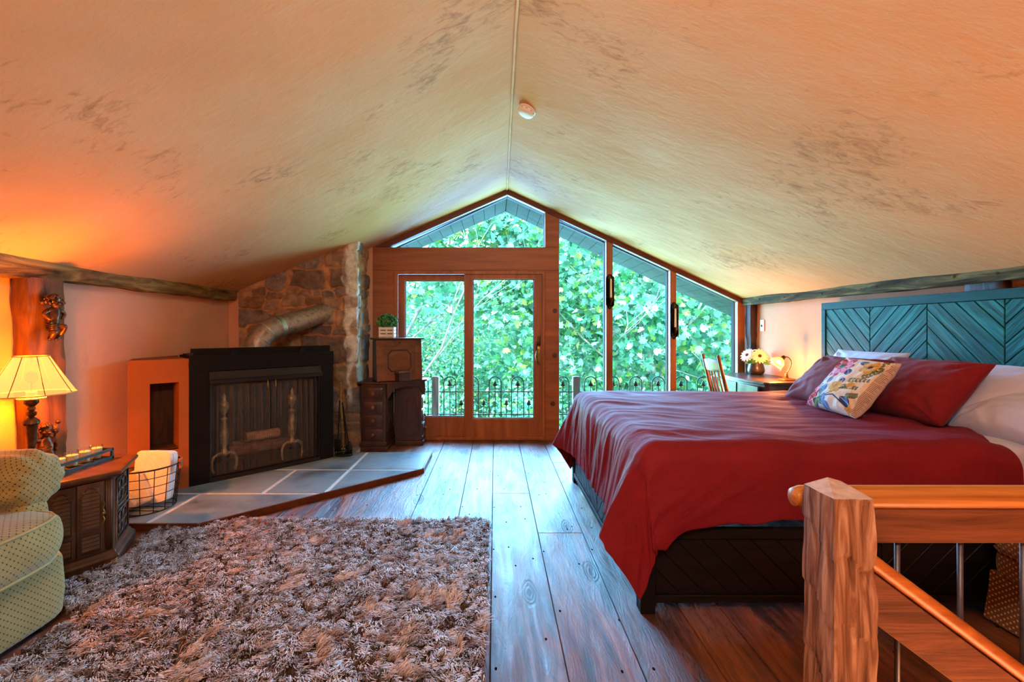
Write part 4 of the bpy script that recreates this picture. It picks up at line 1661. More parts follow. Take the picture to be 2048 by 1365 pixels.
def door(x0, x1, sgn):
    bm = nb()
    rbox(bm, ((x0 + x1) / 2, -.004, .30), (x1 - x0 - .004, .018, .40), .003, 2, Mk)
    outline(bm, arch(x0 + .016, x1 - .016, .235, .475), Mk @ T(0, -.014, 0), .0045)
    outline(bm, [(x0 + .016, .115), (x1 - .016, .115), (x1 - .016, .21), (x0 + .016, .21)], Mk @ T(0, -.014, 0), .0045)
    for z_ in list(np.arange(.25, .455, .022)) + list(np.arange(.128, .2, .022)):
        prism(bm, [Mk @ Vector(q) for q in ((x0 + .022, -.013, z_), (x0 + .022, -.021, z_ + .002), (x0 + .022, -.013, z_ + .018))], Mk.to_3x3() @ Vector((x1 - x0 - .044, 0, 0)))
    d_ = obj('door', bm, m_tab, et, smooth=35)
    bm = nb()
    xp = x1 - .007 if sgn > 0 else x0 + .007
    tube(bm, [Mk @ Vector((xp + .006 * math.sin(t * 3 * PI) ** 2, -.017, .26 + .13 * t)) for t in np.linspace(0, 1, 25)], [.002 + .003 * abs(math.sin(t * 3 * PI)) for t in np.linspace(0, 1, 25)], 6)
    lathe(bm, [(.004, 0), (.004, .012), (.009, .016), (.009, .022), (.001, .026)], 10, Mk @ T(xp, -.014, .322, PI / 2))
    obj('door_pull', bm, m_brass, d_, smooth=50)


w2 = fw / 2 - .045
door(-w2, -.002, -1)
door(.002, w2, 1)
for s in (-1, 1):
    bm = nb()
    for q in (.012, .022, .032):
        tube(bm, [Mk @ Vector((s * (fw / 2 - q), -.004, .1)), Mk @ Vector((s * (fw / 2 - q), -.004, .5))], .006, 8)
    obj('fluted_corner', bm, m_tab, et, smooth=True)
for kf in (0, 4):
    Mg, _ = face_frame(kf)
    bm = nb()
    outline(bm, [(-.12, .12), (.12, .12), (.12, .48), (-.12, .48)], Mg @ T(0, -.004, 0), .006)
    outline(bm, [(-.12, .28), (.12, .28), (.12, .31), (-.12, .31)], Mg @ T(0, -.004, 0), .005)
    for cz_ in (.2, .395):
        for q in range(4):
            a = q * PI / 2 + PI / 4
            outline(bm, [(.055 * math.cos(a) + .045 * math.cos(t), cz_ + .04 * math.sin(a) + .035 * math.sin(t)) for t in np.linspace(0, 2 * PI, 12, endpoint=False)], Mg @ T(0, -.004, 0), .004)
    obj('carved_grille', bm, m_tab, et, smooth=True)

# ---- candle tray and votives
m_tray = wood('black_stained_tray', '15181a', '2a2f30', 'Y', 14, 3, .6, .3)
TZ = .55
cy0, cy1, cxa, cxb = 2.43, 2.87, -2.52, -2.41
tr_ = thing('candle_tray', 'long black wooden frame tray on the hexagonal end table', 'tray', ((cxa + cxb) / 2, (cy0 + cy1) / 2, TZ))
bm = nb()
box(bm, (cxa, cy0, TZ), (cxb, cy1, TZ + .012))
obj('tray_floor', bm, m_tray, tr_, bevel=.001)
for x_ in (cxa, cxb):
    bm = nb()
    box(bm, (x_ - .006, cy0, TZ + .05), (x_ + .006, cy1, TZ + .066))
    obj('rail', bm, m_tray, tr_, bevel=.001)
    bm = nb()
    box(bm, (x_ - .006, cy0, TZ + .0), (x_ + .006, cy1, TZ + .018))
    obj('rail', bm, m_tray, tr_, bevel=.001)
for y_ in (cy0, cy1 - .012):
    bm = nb()
    ring(bm, [(cxa - .006, TZ), (cxb + .006, TZ), (cxb + .006, TZ + .066), (cxa - .006, TZ + .066)], [(cxa + .008, TZ + .014), (cxb - .008, TZ + .014), (cxb - .008, TZ + .052), (cxa + .008, TZ + .052)], y_, y_ + .012)
    obj('end_frame', bm, m_tray, tr_)
m_cglass = glass_mat('votive_glass', (.98, .97, .93, 1), .08)
m_wax = noisy('cream_wax', hx('ead9b0'), hx('f2e4c4'), (9, 9, 9), rough=.45, bump=.03)
v0 = None
vl = ['nearest of the row, at the sofa arm', 'second from the sofa arm', 'in the middle of the row', 'second from the far end of the black tray', 'at the far end of the black tray']
for i in range(5):
    y_ = 2.487 + .081 * i
    lb = 'cream votive candle in glass, ' + vl[i]
    if v0 is None:
        v0 = thing('votive_candle', lb, 'candle', (-2.465, y_, TZ + .012), group='votive candles in the black tray')
        bm = nb()
        lathe(bm, [(.002, .002), (.026, .0), (.029, .004), (.034, .086), (.0325, .086), (.0275, .008), (.002, .007)], 24, T(0, 0, 0), caps=False)
        obj('glass_cup', bm, m_cglass, v0, smooth=50, local=True)
        bm = nb()
        lathe(bm, [(.001, .0085), (.0265, .0085), (.0312, .066), (.0305, .068), (.012, .065), (.001, .065)], 24)
        obj('wax', bm, m_wax, v0, smooth=50, local=True)
        bm = nb()
        tube(bm, [(0, 0, .064), (.002, 0, .078)], .0012, 5)
        obj('wick', bm, m_iron, v0, local=True)
    else:
        dup(v0, (-2.465, y_, TZ + .012), .4 * i, lb)

# ---- table lamp
LX, LY = -2.715, 2.665
lamp = thing('table_lamp', 'ornate dark bronze table lamp with a glowing yellow empire shade on the end table', 'lamp', (LX, LY, TZ))
bm = nb()
lathe(bm, [(.072, 0), (.075, .008), (.067, .02), (.045, .03), (.024, .045), (.018, .06), (.024, .07), (.029, .085), (.024, .1), (.015, .108), (.018, .12), (.017, .14), (.022, .19), (.027, .24), (.028, .255), (.037, .262), (.034, .28), (.023, .29), (.012, .3), (.022, .31), (.024, .325), (.012, .335), (.02, .345), (.014, .36), (.024, .37), (.034, .385), (.032, .398), (.022, .402)], 28, T(LX, LY, TZ))
for k in range(14):                                   # leaf collars
    a = 2 * PI * k / 14
    for R_, z_, s_ in ((.030, .265, .010), (.027, .385, .009), (.026, .088, .009)):
        ball(bm, (LX + R_ * math.cos(a), LY + R_ * math.sin(a), TZ + z_), s_, .8, .8, 1.3, 1)
obj('base', bm, m_bronze, lamp, smooth=50)
bm = nb()
lathe(bm, [(.03, .4), (.062, .404), (.065, .41), (.05, .418), (.026, .424), (.026, .445), (.02, .45)], 28, T(LX, LY, TZ))
obj('bobeche', bm, noisy('cream_porcelain', hx('bfae8c'), hx('d2c4a4'), rough=.35, bump=0), lamp, smooth=50)
m_shade, nt, out = newmat('lamp_shade_cloth')
df = N(nt, 'ShaderNodeBsdfDiffuse')
df.inputs[0].default_value = hx('3a2a14')
tl = N(nt, 'ShaderNodeBsdfTranslucent')
tl.inputs[0].default_value = hx('1c1408')
em = N(nt, 'ShaderNodeEmission')
em.inputs[0].default_value = (1, .50, .12, 1)
em.inputs[1].default_value = 1.0
a1 = N(nt, 'ShaderNodeMixShader')
a1.inputs[0].default_value = .5
L(nt, df.outputs[0], a1.inputs[1])
L(nt, tl.outputs[0], a1.inputs[2])
a2 = N(nt, 'ShaderNodeAddShader')
L(nt, a1.outputs[0], a2.inputs[0])
L(nt, em.outputs[0], a2.inputs[1])
tp = N(nt, 'ShaderNodeBsdfTransparent')
a3 = N(nt, 'ShaderNodeMixShader')
a3.inputs[0].default_value = .30
L(nt, a2.outputs[0], a3.inputs[1])
L(nt, tp.outputs[0], a3.inputs[2])
L(nt, a3.outputs[0], out.inputs[0])
SZ0, SZ1, SR0, SR1 = .985, 1.205, .198, .078
bm = nb()
def shd(u, v):
    a = 2 * PI * u
    k = 1 - .02 * math.sin(PI * v)
    R_ = (SR0 + (SR1 - SR0) * v) * k
    pa_ = (a * 8 / (2 * PI)) % 1
    R_ *= math.cos(PI / 8) / math.cos((pa_ - .5) * 2 * PI / 8) * .35 + .65
    return Vector((LX + R_ * math.cos(a), LY + R_ * math.sin(a), SZ0 + (SZ1 - SZ0) * v))
grid(bm, shd, 64, 12, cu=True)
sh = obj('lamp_shade', bm, m_shade, lamp, smooth=True)
m_trimd = noisy('shade_piping', hx('5a3a10'), hx('8a5c1c'), bump=0)
bm = nb()
for k in range(8):
    f = (k + .38) / 8
    tube(bm, [shd(f, v_) + Vector((math.cos(2 * PI * f), math.sin(2 * PI * f), 0)) * .0015 for v_ in np.linspace(0, 1, 8)], .0022, 5)
obj('rib_piping', bm, m_trimd, sh)
m_bind = noisy('shade_binding', hx('c09040'), hx('d8b060'), bump=0)
for v_ in (0, 1):
    bm = nb()
    tube(bm, [shd(u_, v_) for u_ in np.linspace(0, 1, 64, endpoint=False)], .004, 6, closed=True)
    obj('rim_binding', bm, m_bind, sh, smooth=True)
bm = nb()
tube(bm, [(LX, LY, TZ + .44), (LX, LY, 1.2)], .004, 6)
for k in range(3):
    a = 2 * PI * k / 3
    tube(bm, [(LX, LY, 1.19), (LX + SR1 * math.cos(a), LY + SR1 * math.sin(a), SZ1 - .003)], .002, 5)
obj('harp', bm, m_brass, lamp)
bm = nb()
ball(bm, (LX, LY, 1.08), .03, 1, 1, 1.2, 2)
obj('bulb', bm, emis('lamp_bulb', (1, .6, .2, 1), .4), lamp, smooth=True)
# ---- carved cherubs on the timber post
def skin_body(name, joints, edges, m, parent=None, sub=2):
    me = bpy.data.meshes.new(name)
    me.from_pydata([j[0] for j in joints], edges, [])
    o = link(name, me, m, parent)
    sk = o.modifiers.new('skin', 'SKIN')
    sk.use_smooth_shade = True
    sk.branch_smoothing = .6
    for i, j in enumerate(joints):
        me.skin_vertices[0].data[i].radius = (j[1], j[1])
    me.skin_vertices[0].data[0].use_root = True
    s_ = o.modifiers.new('sub', 'SUBSURF')
    s_.levels = s_.render_levels = sub
    return o


def chp(x, y, out):
    px, py = x / 3.79, 560 + y / 3.79
    X = -2.88 + out
    Y = -X * S / (VX - px)
    return Vector((X, Y, H + (VY - py) * Y / S))


K = .00086


def cherub(label, nodes, hair, extra=()):
    idx = {}
    js, es = [], []
    for nm, par, x, y, o_, r_ in nodes:
        idx[nm] = len(js)
        js.append((chp(x, y, o_), r_ * K))
        if par:
            es.append((idx[par], idx[nm]))
    root = thing('cherub_carving', label, 'carving', chp(nodes[0][2], nodes[0][3], .0))
    skin_body('body', js, es, m_gold, root)
    bm = nb()
    rr = random.Random(5)
    for x, y, o_, r_, n_ in hair:
        ball(bm, chp(x, y, o_), r_ * K * .86, .8, 1, .95, 2)
        k = 0
        while k < n_ * 3:
            d = Vector((rr.gauss(0, 1), rr.gauss(0, 1), rr.gauss(0, 1))).normalized()      # out, right, up
            if d.x < -.25 or (d.x > .3 and d.z < .25 and r_ > 40):
                continue
            k += 1
            c = chp(x + r_ * .9 * d.y, y - r_ * .86 * d.z, o_ + r_ * K * .74 * d.x)
            ball(bm, c, rr.uniform(.0055, .0085), 1, 1, 1, 1)
    obj('hair', bm, m_gold, root, smooth=True)
    hd = [n_ for n_ in nodes if n_[0] == 'head'][0]
    bm = nb()                                       # brow, nose, mouth, cheeks, ears
    hx_, hy_, ho, hr = hd[2], hd[3], hd[4], hd[5]
    for dx_, dy_, do, r_, sx, sy, sz in ((6, 4, hr * K * .95, .006, 1, .8, 1.3), (-10, -2, hr * K * .86, .0045, .6, 1.4, .6), (22, -2, hr * K * .8, .0045, .6, 1.4, .6),
                                         (6, 22, hr * K * .86, .005, .6, 1.5, .6), (-14, 14, hr * K * .72, .010, 1, 1, 1), (26, 14, hr * K * .68, .010, 1, 1, 1), (6, 32, hr * K * .72, .009, 1, 1, .8)):
        ball(bm, chp(hx_ + dx_, hy_ + dy_, ho + do), r_, sx, sy, sz, 2)
    obj('face', bm, m_gold, root, smooth=True)
    for nm, fn in extra:
        bm = nb()
        fn(bm)
        obj(nm, bm, m_gold, root, smooth=True)
    return root


up = [('pelvis', None, 400, 345, .035, 36), ('belly', 'pelvis', 403, 295, .042, 38), ('chest', 'belly', 413, 240, .045, 38), ('neck', 'chest', 420, 205, .05, 20), ('head', 'neck', 424, 168, .055, 40),
      ('ls', 'chest', 372, 228, .042, 20), ('le', 'ls', 325, 262, .04, 16), ('lh', 'le', 380, 300, .065, 13), ('lf', 'lh', 398, 305, .068, 8),
      ('rs', 'chest', 452, 228, .042, 20), ('re', 'rs', 490, 262, .035, 16), ('rh', 're', 470, 300, .05, 12),
      ('lhip', 'pelvis', 382, 362, .04, 30), ('lk', 'lhip', 418, 402, .075, 26), ('la', 'lk', 380, 440, .045, 17), ('lt', 'la', 372, 462, .05, 15),
      ('rhip', 'pelvis', 425, 362, .045, 28), ('rk', 'rhip', 500, 350, .075, 22), ('ra', 'rk', 455, 425, .04, 16), ('rt', 'ra', 420, 460, .05, 14)]


def sash(bm):
    for k in range(3):
        tube(bm, [chp(400 + 44 * math.cos(a), 335 + k * 14 + 10 * math.sin(a), .035 + .042 * max(-.2, math.sin(a + .4))) for a in np.linspace(0, 2 * PI, 18, endpoint=False)], .007, 6, closed=True)


cherub('carved gilt cherub high on the timber post, one arm akimbo and knee raised', up,
       [(414, 152, .048, 50, 34), (352, 150, .03, 30, 12), (322, 165, .024, 22, 8), (472, 170, .035, 20, 8)], (('sash', sash),))
low = [('pelvis', None, 335, 1320, .04, 52), ('belly', 'pelvis', 340, 1268, .055, 50), ('chest', 'belly', 350, 1218, .05, 44), ('neck', 'chest', 350, 1185, .052, 24), ('head', 'neck', 350, 1146, .06, 44),
       ('ls', 'chest', 305, 1212, .045, 22), ('le', 'ls', 262, 1228, .05, 19), ('lh', 'le', 276, 1170, .055, 15), ('lf', 'lh', 268, 1140, .055, 11),
       ('rs', 'chest', 398, 1208, .045, 22), ('re', 'rs', 428, 1250, .04, 18), ('rh', 're', 425, 1300, .045, 14),
       ('lk', 'pelvis', 268, 1300, .085, 32), ('lft', 'lk', 270, 1360, .06, 18), ('rk', 'pelvis', 400, 1330, .085, 30), ('rft', 'rk', 395, 1380, .06, 18)]


def orb1(bm):
    ball(bm, chp(256, 1124, .05), .013, 1, 1, 1, 3)


def orb2(bm):
    ball(bm, chp(440, 1076, .045), .014, 1, 1, 1, 3)
    tube(bm, [chp(440, 1076, .045), chp(430, 1130, .035), chp(412, 1190, .035)], .006, 6)


cherub('carved gilt cherub low on the timber post behind the end table, holding up small balls', low,
       [(348, 1130, .052, 53, 34), (420, 1135, .035, 26, 14)], (('held_ball', orb1), ('held_ball', orb2)))

# ---- dotted armchair at the left edge
m_sofa = dotfab('dotted_upholstery', hx('8c7a42'), hx('9a8850'), hx('1e1208'), .0195, .145, hx('7a6d40'))
arm = thing('armchair', 'gold-green rolled-arm armchair with small dark dots at the left edge', 'armchair', (-2.45, 1.6, 0))


def sebox(bm, c, size, n=6, cuts=16, wr=.004, seed=0, bulge=0.0):
    t = bmesh.new()
    bmesh.ops.create_cube(t, size=2)
    bmesh.ops.subdivide_edges(t, edges=t.edges[:], cuts=cuts, use_grid_fill=True)
    for v_ in t.verts:
        p_ = v_.co.copy()
        mxn = max(abs(q) for q in p_)
        nn = sum(abs(q) ** n for q in p_) ** (1 / n)
        p_ = p_ * (mxn / nn)
        b_ = 1 + bulge * (1 - p_.z ** 2)
        q = Vector((c[0] + p_.x * size[0] / 2 * b_, c[1] + p_.y * size[1] / 2 * b_, c[2] + p_.z * size[2] / 2 * (1 + bulge * (1 - p_.x ** 2) * (1 - p_.y ** 2))))
        q += Vector((1, 1, 1)) * wr * nz(q.x * 9 + seed, q.y * 9, q.z * 9)
        v_.co = q
    me = bpy.data.meshes.new('t')
    t.to_mesh(me)
    t.free()
    bm.from_mesh(me)
    bpy.data.meshes.remove(me)


bm = nb()
sebox(bm, (-2.458, 1.5, .185), (.92, 1.30, .31), 16, 22, .003, 1, .008)
obj('base', bm, m_sofa, arm, smooth=True, uv=1)
bm = nb()
sebox(bm, (-2.415, 1.53, .435), (.975, 1.12, .235), 7, 18, .006, 2, .04)
cu_ = obj('seat_cushion', bm, m_sofa, arm, smooth=True, uv=1)
bm = nb()
for z_ in (.525, .345):
    pts = []
    for a in np.linspace(0, 2 * PI, 64, endpoint=False):
        ca, sa = math.cos(a), math.sin(a)
        k = (abs(ca) ** 7 + abs(sa) ** 7) ** (-1 / 7)
        pts.append((-2.415 + .4875 * 1.005 * ca * k, 1.53 + .56 * 1.005 * sa * k, z_))
    tube(bm, pts, .006, 6, closed=True)
obj('piping', bm, dotfab('piping_cloth', hx('a08c52'), hx('a9945a'), hx('8a7440'), .02, .1), cu_, smooth=True, uv=1)


def armroll(bm, yc, zc, R, xb, xf):
    def f(u, v):
        a = 2 * PI * v
        if u < .7:
            t, x = 0., xb + (xf - .09 - xb) * u / .7
            rr_ = R
        else:
            t = (u - .7) / .3
            x = xf - .09 + .09 * math.sin(t * PI / 2)
            rr_ = R * (max(0, math.cos(t * PI / 2)) ** .6 * .985 + .015)
        pl = .007 * math.cos(9 * a + 1.5 * nz(a, 3)) * sst(.45, .8, u) * (1 if u < .97 else .2)
        rr_ += pl + .006 * nz(x * 6, a, yc)
        drop = .012 * math.sin(x * 3)
        return Vector((x, yc + rr_ * math.cos(a), zc + rr_ * math.sin(a) * .95 + drop))
    grid(bm, f, 44, 64)
    bmesh.ops.remove_doubles(bm, verts=bm.verts[:], dist=.0008)


def roll_uv(yc, zc, R, xf):
    def q(f):
        c = f.calc_center_median()
        if abs(f.normal.x) > .72:
            return [(v_.co.y, v_.co.z) for v_ in f.verts]
        a0 = math.atan2(c.z - zc, c.y - yc)
        out = []
        for v_ in f.verts:
            dy, dz = v_.co.y - yc, v_.co.z - zc
            a = math.atan2(dz, dy)
            a = a0 + (a - a0 + PI) % (2 * PI) - PI
            out.append((v_.co.x + max(0, R - math.hypot(dy, dz)) * (1 if v_.co.x > xf - .12 else 0), a * R))
        return out
    return q


for yc in (2.125, .88):
    bm = nb()
    armroll(bm, yc, .655, .15, -2.98, -2.105)
    ar_ = obj('arm', bm, m_sofa, arm, smooth=True, uv=roll_uv(yc, .655, .15, -2.105))
    bm = nb()
    sebox(bm, (-2.53, yc - (.03 if yc > 1.5 else -.03), .32), (.86, .15, .56), 8, 10, .003, 3)
    obj('arm_panel', bm, m_sofa, ar_, smooth=True, uv=1)
bm = nb()
sebox(bm, (-2.86, 1.5, .60), (.22, 1.2, .62), 6, 14, .006, 4, .05)
obj('backrest', bm, m_sofa, arm, smooth=True, uv=1)
m_legd = wood('turned_leg', '1d100a', '3a2214', 'Z', 20, 3, .4, .2)
for x_ in (-2.06, -2.82):
    for y_ in (.95, 2.05):
        bm = nb()
        lathe(bm, [(.018, 0), (.022, .01), (.02, .03), (.026, .04)], 12, T(x_, y_, 0))
        obj('leg', bm, m_legd, arm, smooth=40)

# ---- wire basket with towels
m_wire = noisy('black_wire', hx('121214'), hx('26262a'), (20, 20, 20), rough=.5, metal=.5, bump=0)
BC = Vector((-2.585, 3.36, HZ))
bk = thing('wire_basket', 'round black wire basket of white towels on the hearth beside the niche', 'basket', BC)
R0, R1, BH = .19, .222, .315


def brad(f): return R0 + (R1 - R0) * f


bm = nb()
tube(bm, [BC + Vector((R1 * math.cos(a), R1 * math.sin(a), BH)) for a in np.linspace(0, 2 * PI, 48, endpoint=False)], .006, 8, closed=True)
obj('rim', bm, m_wire, bk, smooth=True)
bm = nb()
for f in (0.0, .2, .4, .6, .8):
    tube(bm, [BC + Vector((brad(f) * math.cos(a), brad(f) * math.sin(a), .004 + BH * f)) for a in np.linspace(0, 2 * PI, 48, endpoint=False)], .0028 if f else .004, 6, closed=True)
obj('hoop_wire', bm, m_wire, bk, smooth=True)
bm = nb()
for k in range(16):
    a = 2 * PI * (k + .3) / 16
    tube(bm, [BC + Vector((brad(f) * math.cos(a), brad(f) * math.sin(a), .004 + BH * f)) for f in (0, 1)], .0028, 6)
for k in range(5):
    y = -.16 + .08 * k
    w = math.sqrt(R0 ** 2 - y * y)
    tube(bm, [BC + Vector((-w, y, .004)), BC + Vector((w, y, .004))], .0028, 6)
obj('upright_wire', bm, m_wire, bk, smooth=True)
m_leather = noisy('tan_leather', hx('8a4520'), hx('b5652f'), (30, 30, 30), rough=.6)
for a in (.35, .35 + PI):
    bm = nb()
    M_ = T(BC.x + (R1 + .004) * math.cos(a), BC.y + (R1 + .004) * math.sin(a), BC.z + BH - .01, 0, 0, a)
    rbox(bm, (0, 0, 0), (.014, .05, .075), .004, 2, M_)
    obj('leather_handle', bm, m_leather, bk)
m_towel = noisy('white_terry', hx('d8d4d2'), hx('ebe8e6'), (60, 60, 60), 3, .95, bump=.7, sheen=.4, bdist=.004)


def towel(label, M, w, h, t, folds=3):
    bm = nb()
    for k in range(folds):
        off = (k - (folds - 1) / 2) * t / folds
        tt = bmesh.new()
        bmesh.ops.create_cube(tt, size=2)
        bmesh.ops.subdivide_edges(tt, edges=tt.edges[:], cuts=9, use_grid_fill=True)
        for v_ in tt.verts:
            p_ = v_.co
            mxn = max(abs(q) for q in p_)
            nn = sum(abs(q) ** 10 for q in p_) ** .1
            p_ = p_ * (mxn / nn)
            q = Vector((p_.x * w / 2, p_.y * t / folds * .56 + off, p_.z * h / 2 * (1 - .02 * k)))
            q += Vector((.3, 1, .3)) * .010 * nz(q.x * 7 + k, q.z * 7, w * 10)
            v_.co = M @ q
        me = bpy.data.meshes.new('t')
        tt.to_mesh(me)
        tt.free()
        bm.from_mesh(me)
        bpy.data.meshes.remove(me)
    tag(obj('towel', bm, m_towel, smooth=True), label, 'towel', 'white towels in the wire basket')


towel('tall folded white towel standing at the back right of the wire basket', T(BC.x + .035, BC.y + .05, .265, -.12, .05, .12), .25, .375, .085)
towel('folded white towel slanting in the middle of the wire basket', T(BC.x - .03, BC.y - .045, .205, .1, -.42, .1), .15, .25, .06)
towel('crumpled white towel lying at the front left of the wire basket', T(BC.x - .075, BC.y - .095, .15, .25, -.5, .1), .10, .17, .07, 2)

# ---- shag rug
m_rug, nt, out = newmat('shag_pile')
p = princ(nt, out, .75, 0, .3, .3)
v = N(nt, 'ShaderNodeVertexColor', layer_name='tint')
L(nt, v.outputs[0], p.inputs['Base Color'])
RX0, RX1, RY0, RY1 = -2.27, -.045, .75, 3.2


def in_rug(x, y):
    ok = (x > RX0) & (x < RX1) & (y > RY0) & (y < RY1)
    # stay clear of the hearth edge
    ok &= ~((y > 3.045) & (x < -1.98))
    ok &= (y - 3.045) < (x + 2.0) * .931 - .015 + 1e9 * (x < -1.98)
    # end table plinth
    dx_, dy_ = x - TC.x, y - TC.y
    ok &= np.hypot(dx_, dy_) > .365
    ok &= ~((x < -1.965) & (y < 2.16))
    return ok


rug = thing('shag_rug', 'shaggy brown and grey-white rug on the floorboards in front of the hearth', 'rug', (-1.15, 2.0, 0))
bm = nb()
outl = [(-1.95, .75), (-.06, .75), (-.06, 3.18), (-1.86, 3.18), (-1.97, 3.045), (-2.2, 3.045), (-2.16, 2.72), (-2.17, 2.6), (-2.26, 2.42), (-2.2, 2.28), (-1.95, 2.18)]
prism(bm, [(x, y, .001) for x, y in outl], (0, 0, .012))
obj('backing', bm, noisy('rug_backing', hx('3a2416'), hx('5a3a24'), (30, 30, 30), rough=.95), rug)
nt_ = 15000
tx = rng.uniform(RX0, RX1, nt_)
ty = RY0 + (RY1 - RY0) * rng.uniform(0, 1, nt_) ** 1.0
ok = in_rug(tx, ty)
tx, ty = tx[ok], ty[ok]
K_ = len(tx)
ang_f = np.array([1.0 * nz(a * 1.6, c * 1.6, 2) + 2.6 * nz(a * 6, c * 6, 8) + 1.6 * nz(a * 15, c * 15, 28) for a, c in zip(tx, ty)]) - .8
tone_f = np.array([-.06 + .3 * nz(a * 2.2, c * 2.2, 5) + .6 * nz(a * 8, c * 13, 15) + .8 * nz(a * 22, c * 30, 25) for a, c in zip(tx, ty)])
PS = 11
x = np.repeat(tx, PS) + rng.normal(0, .007, K_ * PS)
y = np.repeat(ty, PS) + rng.normal(0, .007, K_ * PS)
an = np.repeat(ang_f + rng.normal(0, .35, K_), PS) + rng.normal(0, .3, K_ * PS)
ln = np.repeat(rng.uniform(.032, .055, K_), PS) * rng.uniform(.8, 1.15, K_ * PS)
lean = np.repeat(rng.uniform(.35, .95, K_), PS) + rng.normal(0, .12, K_ * PS)
n_ = len(x)
dirx, diry = np.cos(an), np.sin(an)
wx, wy = -diry, dirx
P = []
wid = .0019
for f, zf, hf, wf in ((0, 0, 0, 1), (.4, .5, .10, 1.1), (.75, .82, .42, .9), (1.0, .88, .9, .35)):
    hz = hf * lean * ln
    zz = .008 + ln * zf * np.sqrt(np.clip(1 - .45 * lean ** 2 * f, .15, 1))
    for s in (-1, 1):
        P.append(np.stack([x + dirx * hz + s * wx * wid * wf, y + diry * hz + s * wy * wid * wf, zz], 1))
co = np.stack(P, 1)                          # n,8,3
base = np.arange(n_)[:, None] * 8
q = np.array([[0, 1, 3, 2], [2, 3, 5, 4], [4, 5, 7, 6]])
loops = (base[:, None, :] + q[None]).reshape(-1)
light = np.clip(.62 + 1.0 * np.repeat(tone_f, PS) + rng.normal(0, .13, n_), 0, 1)[:, None]
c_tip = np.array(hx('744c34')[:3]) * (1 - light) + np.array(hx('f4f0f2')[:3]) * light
c_root = np.array(hx('38190a')[:3]) * (1 - light) + np.array(hx('7a4c2c')[:3]) * light  # dark roots and pale tips carry shade and window highlights in the strand colour
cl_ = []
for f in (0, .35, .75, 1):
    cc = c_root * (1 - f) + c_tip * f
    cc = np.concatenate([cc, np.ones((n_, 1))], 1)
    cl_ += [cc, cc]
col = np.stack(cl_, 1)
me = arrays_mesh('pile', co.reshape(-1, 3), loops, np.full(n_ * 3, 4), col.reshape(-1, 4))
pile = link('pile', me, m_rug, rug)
pile['kind'] = 'stuff'
# ================================================================== RIGHT SIDE: BED
m_esp = noisy('espresso_wood', hx('0c0a0a'), hx('181313'), (3, 24, 24), 6, .5, spec=.18, bump=.4, dist=.5)
m_teal = noisy('teal_daylit_wood', hx('0b4a50'), hx('1a7578'), (3, 26, 26), 7, .42, bump=.5, dist=.5, lo=.28, hi=.72, c3=hx('3a9092'), rot=(0, 0, 0))  # teal cast of the daylight is put into the headboard wood colours
m_teal2 = noisy('teal_frame_wood', hx('083436'), hx('0e4a4a'), (26, 3, 26), 6, .6, spec=.15, bump=.3, dist=.4)
BY0, BY1, BX0 = 2.18, 4.10, .70
bed = thing('bed', 'large dark wood bed with a teal chevron headboard against the right wall', 'bed', (1.9, 3.14, 0))


def sclip(P, a0, a1, b0, b1):
    return clip(P, a0, a1, b0, b1)


def chevron(bm, a0, a1, b0, b1, sgn, w, to3, th, gap=.0025):
    """diagonal boards clipped to a rectangle; to3(a,b,depth)"""
    L_ = (a1 - a0) + (b1 - b0)
    n_ = int(L_ / w) + 2
    for i in range(-n_, n_):
        c0, c1 = i * w + gap, (i + 1) * w - gap
        # strip b - sgn*a in [c0,c1] relative to the corner
        P = []
        for a, c in ((a0 - 1, c0), (a1 + 1, c0), (a1 + 1, c1), (a0 - 1, c1)):
            P.append((a, b0 + sgn * (a - a0) + c))
        P = sclip(P, a0 + .002, a1 - .002, b0 + .002, b1 - .002)
        if len(P) > 2:
            A = [to3(a, b_, 0) for a, b_ in P]
            prism(bm, A, to3(P[0][0], P[0][1], th) - to3(P[0][0], P[0][1], 0))


# headboard: frame + four chevron fields
HY1, HY0, HZ1, HX = 4.237, 2.18, 1.607, 3.05
hb = None
bm = nb()
box(bm, (HX + .012, HY0, .3), (HX + .032, HY1, HZ1))
hb = obj('headboard', bm, m_teal2, bed)
hb['label'] = 'headboard with chevron planks coloured teal for the daylight on it'
bm = nb()
fw_ = .062
def fr(ya, yb2, za, zb): box(bm, (HX - .012, ya, za), (HX + .014, yb2, zb))
fr(HY0, HY1, HZ1 - fw_, HZ1)
fr(HY1 - fw_ * .8, HY1, .3, HZ1 - fw_)
fr(HY0, HY0 + fw_ * .8, .3, HZ1 - fw_)
obj('headboard_frame', bm, m_teal2, hb, bevel=.003)
qw = (HY1 - HY0 - 2 * fw_ * .8) / 4
for k in range(4):
    bm = nb()
    y1 = HY1 - fw_ * .8 - k * qw
    m_k = noisy('teal_plank_%d' % (k % 2), hx('042022'), hx('0d5656'), (30, 2.5, 44), 8, .6, spec=.15, bump=.6, dist=.5, lo=.25, hi=.75, c3=hx('2c8280'), rot=((-PI / 4 if k % 2 == 0 else PI / 4), 0, 0)) if k < 2 else bpy.data.materials['teal_plank_%d' % (k % 2)]  # plank teal stands for daylight on the wood
    chevron(bm, -y1, -(y1 - qw), .45, HZ1 - fw_, -1 if k % 2 == 0 else 1, .083 * 1.414, lambda a, b_, d: Vector((HX + .012 - d, -a, b_)), .016)
    obj('chevron_panel', bm, m_k, hb, bevel=.003, segs=1)
